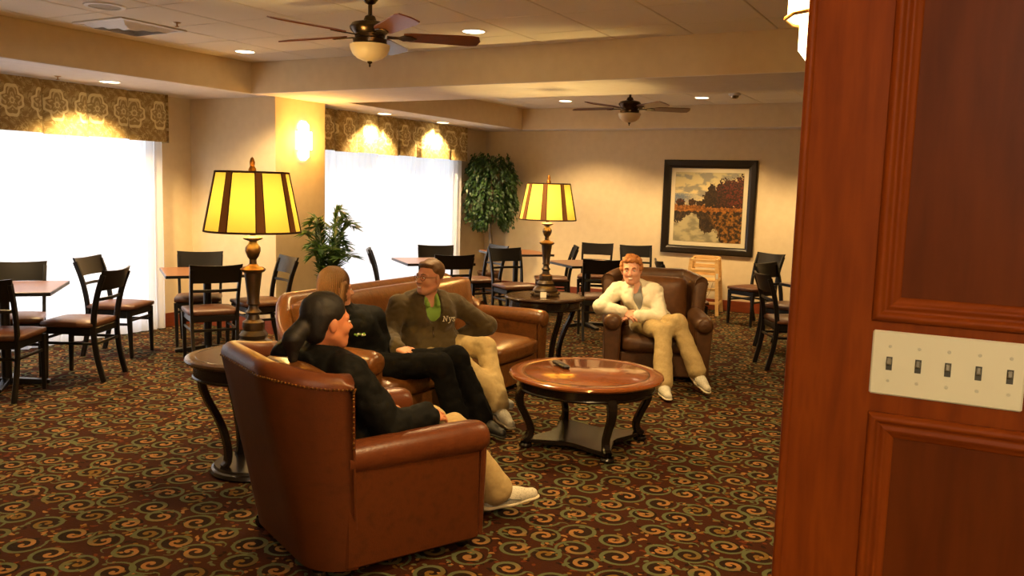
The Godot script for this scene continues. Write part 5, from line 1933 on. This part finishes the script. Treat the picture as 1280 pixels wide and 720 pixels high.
func build_people() -> void:
	var khaki := noisy("khaki_cloth", [rgb8(160, 138, 92), rgb8(184, 162, 114)], v3(3, 3, 3), 0.85, 70, 0.03, 0.05, 0.2)
	var black_trouser := noisy("black_trousers", [rgb8(8, 8, 8), rgb8(13, 12, 12)], v3(3, 3, 3), 0.85, 71, 0.03, 0.05, 0.2)
	var black_jacket := noisy("black_jacket", [rgb8(10, 11, 11), rgb8(17, 18, 17)], v3(3, 3, 3), 0.7, 72, 0.03, 0.05, 0.15)
	var olive := noisy("olive_fleece", [rgb8(58, 46, 20), rgb8(74, 60, 28)], v3(5, 5, 5), 0.95, 73, 0.06, 0.12, 0.25)
	olive.rim_enabled = true
	olive.rim = 0.3
	var lime := noisy("lime_polo", [rgb8(122, 160, 66), rgb8(138, 176, 78)], v3(5, 5, 5), 0.9, 74, 0.05)
	var white_jacket := noisy("white_jacket", [rgb8(222, 214, 190), rgb8(236, 229, 208)], v3(3, 3, 3), 0.8, 75, 0.03, 0.05, 0.15)
	var grey_shirt := noisy("grey_shirt", [rgb8(120, 124, 128), rgb8(170, 170, 166)], v3(14, 14, 14), 0.85, 76, 0.1)
	black_trouser.metallic_specular = 0.2
	black_jacket.metallic_specular = 0.25
	var hair_black := noisy("hair_black", [rgb8(9, 6, 5), rgb8(17, 12, 9)], v3(10, 1.2, 10), 0.6, 77, 0.04, 0.1, 0.1)
	var hair_brown := noisy("hair_brown", [rgb8(48, 30, 14), rgb8(112, 78, 40), rgb8(74, 48, 22)], v3(14, 1.2, 14), 0.5, 78, 0.05, 0.1, 0.1)
	var hair_grey := noisy("hair_ash", [rgb8(80, 54, 28), rgb8(122, 88, 50)], v3(10, 3, 4), 0.5, 79, 0.05, 0.1, 0.1)
	var hair_red := noisy("hair_auburn", [rgb8(146, 88, 40), rgb8(196, 132, 70)], v3(8, 8, 8), 0.6, 80, 0.06, 0.1, 0.1)
	var shoe_white := noisy("shoe_white", [rgb8(84, 88, 82), rgb8(190, 186, 168), rgb8(214, 210, 194), rgb8(120, 122, 112)], v3(7, 7, 7), 0.7, 81, 0.03)
	var shoe_sole := mat("shoe_sole", rgb8(206, 198, 170), 0.7)
	var shoe_grey := mat("shoe_accent", rgb8(92, 98, 92), 0.7)
	var shoe_black := mat("shoe_black", rgb8(20, 19, 19), 0.5)

	# person in olive fleece, middle of the sofa
	var J := {"head": v3(-3.33, 0.957, -4.86), "neck": v3(-3.365, 0.83, -4.90), "shR": v3(-3.49, 0.765, -4.72), "shL": v3(-3.24, 0.755, -5.06), "elR": v3(-3.47, 0.56, -4.60), "haR": v3(-3.26, 0.535, -4.40),
		"elL": v3(-3.05, 0.60, -5.20), "haL": v3(-3.26, 0.50, -5.09), "pel": v3(-3.40, 0.455, -4.92), "hipL": v3(-3.36, 0.44, -5.03), "hipR": v3(-3.42, 0.385, -4.81), "knL": v3(-2.96, 0.48, -5.02), "anL": v3(-2.73, 0.12, -4.84),
		"knR": v3(-2.99, 0.41, -4.75), "anR": v3(-2.83, 0.23, -4.86), "tdL": v3(0.8, -0.12, 0.55).normalized(), "tdR": v3(0.9, -0.28, -0.2).normalized(),
		"handR": [v3(0.8, -0.10, -0.05), v3(0.1, 1.0, 0.25), -1.0, 0.4], "handL": [v3(-0.75, -0.45, 0.25), v3(0.5, -0.1, 0.85), 1.0, 0.5]}
	var fw := v3(0.8, 0.05, 0.6).normalized()
	var p := person(J, fw, v3(-0.22, 0.04, 0.97), Vector3.UP, "person in olive zip fleece and green polo, laughing in the middle of the sofa", rgb8(208, 148, 116), 1.16)
	var t: Node3D = p.t
	var b: Basis = p.b
	var f := fld(0.009, 0.010)
	torso(f, J, fw, 0.014, 1.21)
	sleeve(f, J.shR, J.elR, J.haR, 0.024, 0.93)
	sleeve(f, J.shL, J.elL, J.haL, 0.024, 0.93)
	f.cap(J.pel + fw * 0.07 - v3(0.06, 0.0, -0.09), J.pel + fw * 0.07 + v3(0.06, 0.0, -0.09), 0.135, 0.135, 0.05)
	f.cap(J.elR.lerp(J.haR, 0.86), J.elR.lerp(J.haR, 0.93), 0.048, 0.047, 0.01)
	for s: float in [-1.0, 1.0]:   # turned-up collar
		f.cap(J.neck + v3(0, -0.005, 0) + b * v3(s * 0.062, 0.0, -0.03), J.neck + fw * 0.075 + (J.shL - J.shR).normalized() * s * 0.075 - v3(0, 0.05, 0), 0.018, 0.016, 0.03)
	f.cap(J.neck + b * v3(-0.05, 0.012, -0.055), J.neck + b * v3(0.05, 0.012, -0.055), 0.02, 0.02, 0.03)
	var vdir := (fw * 0.12 + Vector3.DOWN).normalized()
	var vb := frame(fw)
	f.cut(J.neck + fw * 0.12 - v3(0, 0.06, 0), v3(0.054, 0.150, 0.10), vb * Basis(Vector3.RIGHT, -0.42), 0.012)
	var fleece := f
	soft("fleece_jacket", t, olive, [f])
	f = fld(0.007)
	torso(f, J, fw, -0.008, 1.16, false)
	for s: float in [-1.0, 1.0]:
		f.cap(J.neck + b * v3(s * 0.055, 0.012, -0.02), J.neck + fw * 0.108 + (J.shL - J.shR).normalized() * s * 0.036 - v3(0, 0.062, 0), 0.015, 0.018, 0.012)
	f.cut(J.neck + fw * 0.09 - v3(0, 0.015, 0), v3(0.024, 0.07, 0.06), vb * Basis(Vector3.RIGHT, -0.42), 0.01)
	soft("polo_shirt", t, lime, [f])
	f = fld(0.010, 0.006)
	f.cap(J.hipL, J.hipR, 0.118, 0.118, 0.05)
	leg(f, J.hipL, J.knL, J.anL, 0.012, 1.1, 0.93, 0.02)
	leg(f, J.hipR, J.knR, J.anR, 0.012, 1.1, 0.9, 0.032)
	soft("trousers", t, khaki, [f])
	f = fld(0.0045)
	f.ell(J.head + b * v3(0, 0.048, -0.028), v3(0.084, 0.088, 0.092), b, 0.02)
	f.ell(J.head + b * v3(0, 0.088, 0.035), v3(0.066, 0.03, 0.045), b, 0.02)
	f.cut(J.head + b * v3(0, -0.01, 0.095), v3(0.068, 0.072, 0.085), b, 0.012)
	f.cut(J.head + b * v3(0, -0.07, 0.0), v3(0.1, 0.05, 0.06), b, 0.012)
	f.amp = 0.006
	soft("hair", t, hair_grey, [f])
	face_parts(t, t, J.head, b, rgb8(70, 50, 34), rgb8(96, 66, 40), true)
	var q: Vector3 = J.head - t.position
	var gl := put("eyeglasses", Shape.new().tube([q + b * v3(-0.009, 0.003, 0.098), q + b * v3(0.009, 0.003, 0.098)], 0.0014, 6).done(), mats.steel, t)
	for s: float in [-1.0, 1.0]:
		var ring := []
		for i in 21:
			var a := TAU * i / 20.0
			ring.append(q + b * v3(s * 0.032 + cos(a) * 0.023, -0.002 + sin(a) * 0.017, 0.096 - 0.006 * absf(cos(a))))
		put("rim", Shape.new().tube(ring, 0.0014, 6, false).done(), mats.bronze_dark, gl)
		put("temple", Shape.new().tube([q + b * v3(s * 0.055, 0.004, 0.09), q + b * v3(s * 0.078, 0.006, 0.0)], 0.0014, 6).done(), mats.bronze_dark, gl)
	shoe(t, J.anL, J.knL, J.tdL, v3(0.1, 1, 0), shoe_white, shoe_sole, shoe_grey)
	shoe(t, J.anR, J.knR, J.tdR, v3(0.35, 0.9, 0.15), shoe_white, shoe_sole, shoe_grey)
	# zip and the white embroidery on the chest
	var fl := fleece.all()
	var march := func(o: Vector3, d: Vector3) -> Vector3:
		var x := o
		for i in 40:
			var e: float = fleece.eval(x, fl)
			if e < 0.0006:
				break
			x += d * maxf(e * 0.7, 0.0006)
		return x
	var zp := []
	for i in 7:
		zp.append(march.call(J.neck + fw * 0.5 - v3(0, 0.215 + i * 0.012, 0), -fw) - t.position)
	put("zip", Shape.new().tube(zp, 0.004, 6).done(), mats.steel, t)
	var lx := (J.shL - J.shR).normalized() as Vector3
	var lp: Vector3 = march.call(J.neck + fw * 0.5 - v3(0, 0.155, 0) + lx * 0.085, -fw)
	var lq: Vector3 = march.call(J.neck + fw * 0.5 - v3(0, 0.155, 0) + lx * 0.125, -fw)
	var lr: Vector3 = march.call(J.neck + fw * 0.5 - v3(0, 0.185, 0) + lx * 0.105, -fw)
	var ex := (lq - lp).normalized()
	var nz := (lr - lp).cross(ex)
	nz = -nz.normalized() if nz.dot(fw) < 0 else nz.normalized()
	var tm := TextMesh.new()
	var sf := SystemFont.new()
	sf.font_names = PackedStringArray(["Droid Serif"])
	tm.font = sf
	tm.text = "Nys"
	tm.font_size = 24
	tm.pixel_size = 0.0023
	tm.depth = 0.004
	var em := put("embroidery", tm, mat("thread_white", rgb8(214, 208, 190), 0.8), t)
	em.transform = Transform3D(Basis(ex, nz.cross(ex), nz), (lp + lq) / 2.0 - t.position + nz * 0.004)

	# person in black with a green print, at the sofa's near end
	J = {"head": v3(-3.50, 0.935, -4.09), "neck": v3(-3.485, 0.81, -4.13), "shR": v3(-3.56, 0.745, -4.06), "shL": v3(-3.40, 0.73, -4.36), "elR": v3(-3.46, 0.55, -4.14), "haR": v3(-3.34, 0.47, -4.26),
		"elL": v3(-3.38, 0.53, -4.42), "haL": v3(-3.30, 0.47, -4.16), "pel": v3(-3.42, 0.435, -4.32), "hipL": v3(-3.38, 0.405, -4.42), "hipR": v3(-3.44, 0.41, -4.22), "knL": v3(-2.88, 0.50, -4.53), "anL": v3(-2.70, 0.12, -4.55),
		"knR": v3(-2.90, 0.48, -4.37), "anR": v3(-2.78, 0.10, -4.40), "tdL": v3(0.85, -0.1, 0.1).normalized(), "tdR": v3(0.9, -0.05, 0.2).normalized(),
		"handL": [v3(0.2, -0.1, 0.8), v3(0.1, 1, 0), 1.0, 0.6], "handR": [v3(0.4, -0.2, -0.5), v3(0, 1, 0.1), -1.0, 0.6]}
	fw = v3(0.91, 0.05, 0.42).normalized()
	p = person(J, fw, v3(0.55, -0.05, -0.84), Vector3.UP, "person with straight light brown hair, in black, at the sofa's near end", rgb8(212, 154, 122), 1.0)
	t = p.t
	b = p.b
	f = fld(0.010, 0.007)
	torso(f, J, fw, 0.010, 1.02)
	sleeve(f, J.shR, J.elR, J.haR, 0.012, 0.95)
	sleeve(f, J.shL, J.elL, J.haL, 0.012, 0.95)
	f.cap(J.neck + v3(0.0, -0.02, 0), J.neck + v3(0, 0.012, 0), 0.062, 0.058, 0.02)
	soft("black_top", t, black_jacket, [f])
	var bt := f
	var bl := bt.all()
	for i in 9:
		var a := i * 2.4
		var o: Vector3 = J.neck + fw * 0.5 - v3(0, 0.16 + 0.03 * sin(a * 1.3), 0) + (J.shL - J.shR).normalized() * (0.06 + 0.028 * cos(a))
		var x := o
		for k in 40:
			var e: float = bt.eval(x, bl)
			if e < 0.0006:
				break
			x -= fw * maxf(e * 0.7, 0.0006)
		put("chest_print", Shape.new().ball(x - t.position, v3(0.010 + 0.004 * cos(a), 0.008, 0.008), 8, 5).done(), mat("print_green", rgb8(112, 150, 60), 0.8) if i % 3 else mat("print_white", rgb8(196, 200, 180), 0.8), t)
	f = fld(0.011, 0.009)
	f.cap(J.hipL, J.hipR, 0.11, 0.11, 0.05)
	leg(f, J.hipL, J.knL, J.anL, 0.014, 1.05, 0.97, 0.028)
	leg(f, J.hipR, J.knR, J.anR, 0.014, 1.05, 0.97, 0.028)
	soft("trousers", t, black_trouser, [f])
	f = fld(0.0045, 0.004)
	f.ell(J.head + b * v3(0, 0.045, -0.022), v3(0.088, 0.094, 0.098), b, 0.02)
	f.ell(J.head + b * v3(0, -0.045, -0.035), v3(0.090, 0.10, 0.072), b, 0.03)
	for s: float in [-1.0, 1.0]:
		f.cap(J.head + b * v3(s * 0.072, 0.03, 0.025), J.head + b * v3(s * 0.074, -0.12, 0.005), 0.024, 0.026, 0.02)
	f.cut(J.head + b * v3(0, -0.02, 0.105), v3(0.060, 0.082, 0.075), b, 0.012)
	soft("hair", t, hair_brown, [f])
	var st := Shape.new()
	for i in 46:
		var az := lerpf(-2.75, 2.75, i / 45.0)
		var pts := []
		for k in 12:
			var el := lerpf(1.45, -0.35, k / 11.0)
			var dd := v3(sin(az + PI) * cos(el), sin(el), cos(az + PI) * cos(el))
			var pp := v3(0, 0.045, -0.022) + dd * v3(0.0885, 0.0945, 0.0985)
			if k > 8:
				pp.y -= 0.028 * (k - 8)
				pp.x *= 1.0 + 0.01 * (k - 8)
			pts.append(J.head + b * pp - t.position)
		st.tube(pts, 0.0042, 5)
	put("hair_strands", st.done(), hair_brown, t).set_meta("kind", "stuff")
	face_parts(t, t, J.head, b, rgb8(70, 50, 34), rgb8(120, 86, 50), false)
	shoe(t, J.anL, J.knL, J.tdL, Vector3.UP, shoe_black, shoe_black, shoe_black, false)
	shoe(t, J.anR, J.knR, J.tdR, Vector3.UP, shoe_black, shoe_black, shoe_black, false)

	# person in the dark wing chair
	J = {"head": v3(-2.60, 0.92, -6.83), "neck": v3(-2.575, 0.80, -6.885), "shR": v3(-2.735, 0.735, -6.86), "shL": v3(-2.425, 0.735, -6.96), "elR": v3(-2.79, 0.61, -6.64), "haR": v3(-2.58, 0.575, -6.66),
		"elL": v3(-2.33, 0.55, -6.82), "haL": v3(-2.48, 0.555, -6.66), "pel": v3(-2.44, 0.455, -6.95), "hipL": v3(-2.34, 0.46, -6.95), "hipR": v3(-2.50, 0.45, -6.90), "knL": v3(-2.10, 0.545, -6.60), "anL": v3(-1.90, 0.165, -6.56),
		"knR": v3(-2.19, 0.47, -6.52), "anR": v3(-2.09, 0.10, -6.28), "tdL": v3(0.72, -0.35, 0.62).normalized(), "tdR": v3(0.55, -0.08, 0.85).normalized(),
		"handR": [v3(0.75, -0.15, 0.25), v3(-0.1, 0.8, 0.6), -1.0, 0.55], "handL": [v3(-0.8, -0.1, 0.2), v3(0.1, 0.8, 0.6), 1.0, 0.55]}
	fw = v3(0.28, 0.06, 0.95).normalized()
	p = person(J, fw, v3(0.26, 0.0, 0.96), v3(-0.06, 1, 0.05), "smiling person in white jacket and khaki trousers, legs crossed, in the wing chair", rgb8(216, 158, 130), 0.95)
	t = p.t
	b = p.b
	f = fld(0.009, 0.010)
	torso(f, J, fw, 0.012, 0.98)
	sleeve(f, J.shR, J.elR, J.haR, 0.022, 0.9)
	sleeve(f, J.shL, J.elL, J.haL, 0.022, 0.9)
	for s: float in [-1.0, 1.0]:
		f.cap(J.neck + b * v3(s * 0.058, 0.0, -0.025), J.neck + fw * 0.07 + (J.shL - J.shR).normalized() * s * 0.06 - v3(0, 0.05, 0), 0.016, 0.015, 0.03)
	f.cap(J.neck + b * v3(-0.045, 0.005, -0.05), J.neck + b * v3(0.045, 0.005, -0.05), 0.018, 0.018, 0.03)
	vb = frame(fw)
	f.cut(J.neck + fw * 0.12 + (J.shL - J.shR).normalized() * 0.03 - v3(0, 0.10, 0), v3(0.036, 0.18, 0.085), vb * Basis(Vector3.RIGHT, -0.25) * Basis(Vector3.BACK, 0.12), 0.012)
	soft("white_jacket", t, white_jacket, [f])
	f = fld(0.008)
	torso(f, J, fw, -0.010, 0.96, false)
	f.cut(J.neck + fw * 0.09 - v3(0, 0.015, 0), v3(0.035, 0.07, 0.06), vb * Basis(Vector3.RIGHT, -0.42), 0.01)
	soft("grey_shirt", t, grey_shirt, [f])
	f = fld(0.010, 0.006)
	f.cap(J.hipL, J.hipR, 0.105, 0.105, 0.05)
	leg(f, J.hipL, J.knL, J.anL, 0.010, 0.95, 0.96, 0.024)
	leg(f, J.hipR, J.knR, J.anR, 0.010, 0.95, 0.97, 0.030)
	soft("trousers", t, khaki, [f])
	var rng := RandomNumberGenerator.new()
	rng.seed = 9
	f = fld(0.005, 0.004)
	for i in 130:
		var y := rng.randf_range(-0.35, 1.0)
		var a := rng.randf() * TAU
		var r := sqrt(maxf(0.0, 1.0 - y * y))
		var d := v3(cos(a) * r, y, sin(a) * r)
		if d.z > 0.35 and y < 0.55:
			continue
		f.ell(J.head + b * (v3(0, 0.03, -0.012) + d * v3(0.082, 0.094, 0.096)), Vector3.ONE * rng.randf_range(0.015, 0.024), Basis.IDENTITY, 0.005)
	for i in 9:
		f.ell(J.head + b * v3(-0.05 + i * 0.0125, 0.082 + 0.008 * sin(i * 2.1), 0.062 - 0.02 * pow((i - 4) / 4.0, 2.0)), Vector3.ONE * 0.018, Basis.IDENTITY, 0.005)
	soft("curly_hair", t, hair_red, [f])
	face_parts(t, t, J.head, b, rgb8(66, 60, 50), rgb8(140, 88, 50), true)
	shoe(t, J.anL, J.knL, J.tdL, v3(0.3, 1, 0.25), shoe_white, shoe_sole, shoe_grey)
	shoe(t, J.anR, J.knR, J.tdR, Vector3.UP, shoe_white, shoe_sole, shoe_grey)

	# person in the foreground armchair
	J = {"head": v3(-2.425, 1.0, -2.78), "neck": v3(-2.465, 0.865, -2.755), "shR": v3(-2.26, 0.795, -2.73), "shL": v3(-2.66, 0.815, -2.80), "elR": v3(-2.13, 0.565, -2.84), "haR": v3(-2.07, 0.58, -3.02),
		"elL": v3(-2.60, 0.60, -3.05), "haL": v3(-2.42, 0.56, -3.15), "pel": v3(-2.43, 0.455, -2.86), "hipL": v3(-2.50, 0.43, -2.92), "hipR": v3(-2.34, 0.43, -2.86), "knL": v3(-2.24, 0.47, -3.30), "anL": v3(-2.06, 0.10, -3.42),
		"knR": v3(-2.06, 0.475, -3.22), "anR": v3(-1.95, 0.125, -3.46), "tdL": v3(0.4, -0.05, -0.9).normalized(), "tdR": v3(0.72, 0.16, -0.66).normalized(),
		"handR": [v3(0.1, -0.06, -0.9), v3(0.5, 0.85, 0), -1.0, 0.45], "handL": [v3(0.7, -0.25, -0.3), v3(0.2, 0.9, 0), 1.0, 0.5]}
	fw = v3(0.17, 0.05, -0.98).normalized()
	p = person(J, fw, v3(0.42, -0.02, -0.91), Vector3.UP, "person with dark tied-back hair and black jacket, in the foreground armchair", rgb8(190, 122, 84), 1.02)
	t = p.t
	b = p.b
	f = fld(0.009, 0.009)
	torso(f, J, fw, 0.018, 1.2)
	sleeve(f, J.shR, J.elR, J.haR, 0.034, 0.93)
	sleeve(f, J.shL, J.elL, J.haL, 0.034, 0.93)
	for i in 9:   # folded collar round the neck
		var a := PI * (i / 8.0) + PI
		f.ell(J.neck + frame(fw) * v3(cos(a) * 0.078, -0.004 - 0.02 * absf(cos(a)), sin(a) * 0.066 - 0.01), v3(0.028, 0.022, 0.024), Basis.IDENTITY, 0.03)
	soft("black_jacket", t, black_jacket, [f])
	f = fld(0.010, 0.006)
	f.cap(J.hipL, J.hipR, 0.108, 0.108, 0.05)
	leg(f, J.hipL, J.knL, J.anL, 0.012, 1.0, 0.95, 0.026)
	leg(f, J.hipR, J.knR, J.anR, 0.012, 1.0, 0.93, 0.030)
	soft("trousers", t, khaki, [f])
	f = fld(0.0042, 0.004)
	f.ell(J.head + b * v3(0, 0.042, -0.024), v3(0.087, 0.092, 0.100), b, 0.02)
	f.ell(J.head + b * v3(0, -0.03, -0.06), v3(0.072, 0.07, 0.05), b, 0.03)
	f.cap(J.head + b * v3(0.0, -0.02, -0.115), J.head + b * v3(0.0, -0.065, -0.15), 0.042, 0.040, 0.02)
	f.cap(J.head + b * v3(0.0, -0.07, -0.155), J.head + b * v3(0.0, -0.15, -0.155), 0.038, 0.022, 0.03)
	f.cut(J.head + b * v3(0, -0.02, 0.10), v3(0.066, 0.085, 0.085), b, 0.012)
	for s: float in [-1.0, 1.0]:
		f.cut(J.head + b * v3(s * 0.085, -0.025, 0.0), v3(0.03, 0.038, 0.026), b, 0.01)
	soft("hair", t, hair_black, [f])
	face_parts(t, t, J.head, b, rgb8(40, 28, 20), rgb8(30, 22, 16), false)
	shoe(t, J.anL, J.knL, J.tdL, Vector3.UP, shoe_white, shoe_sole, shoe_grey)
	shoe(t, J.anR, J.knR, J.tdR, v3(-0.1, 1, 0.1), shoe_white, shoe_sole, shoe_grey)
	finish_soft()
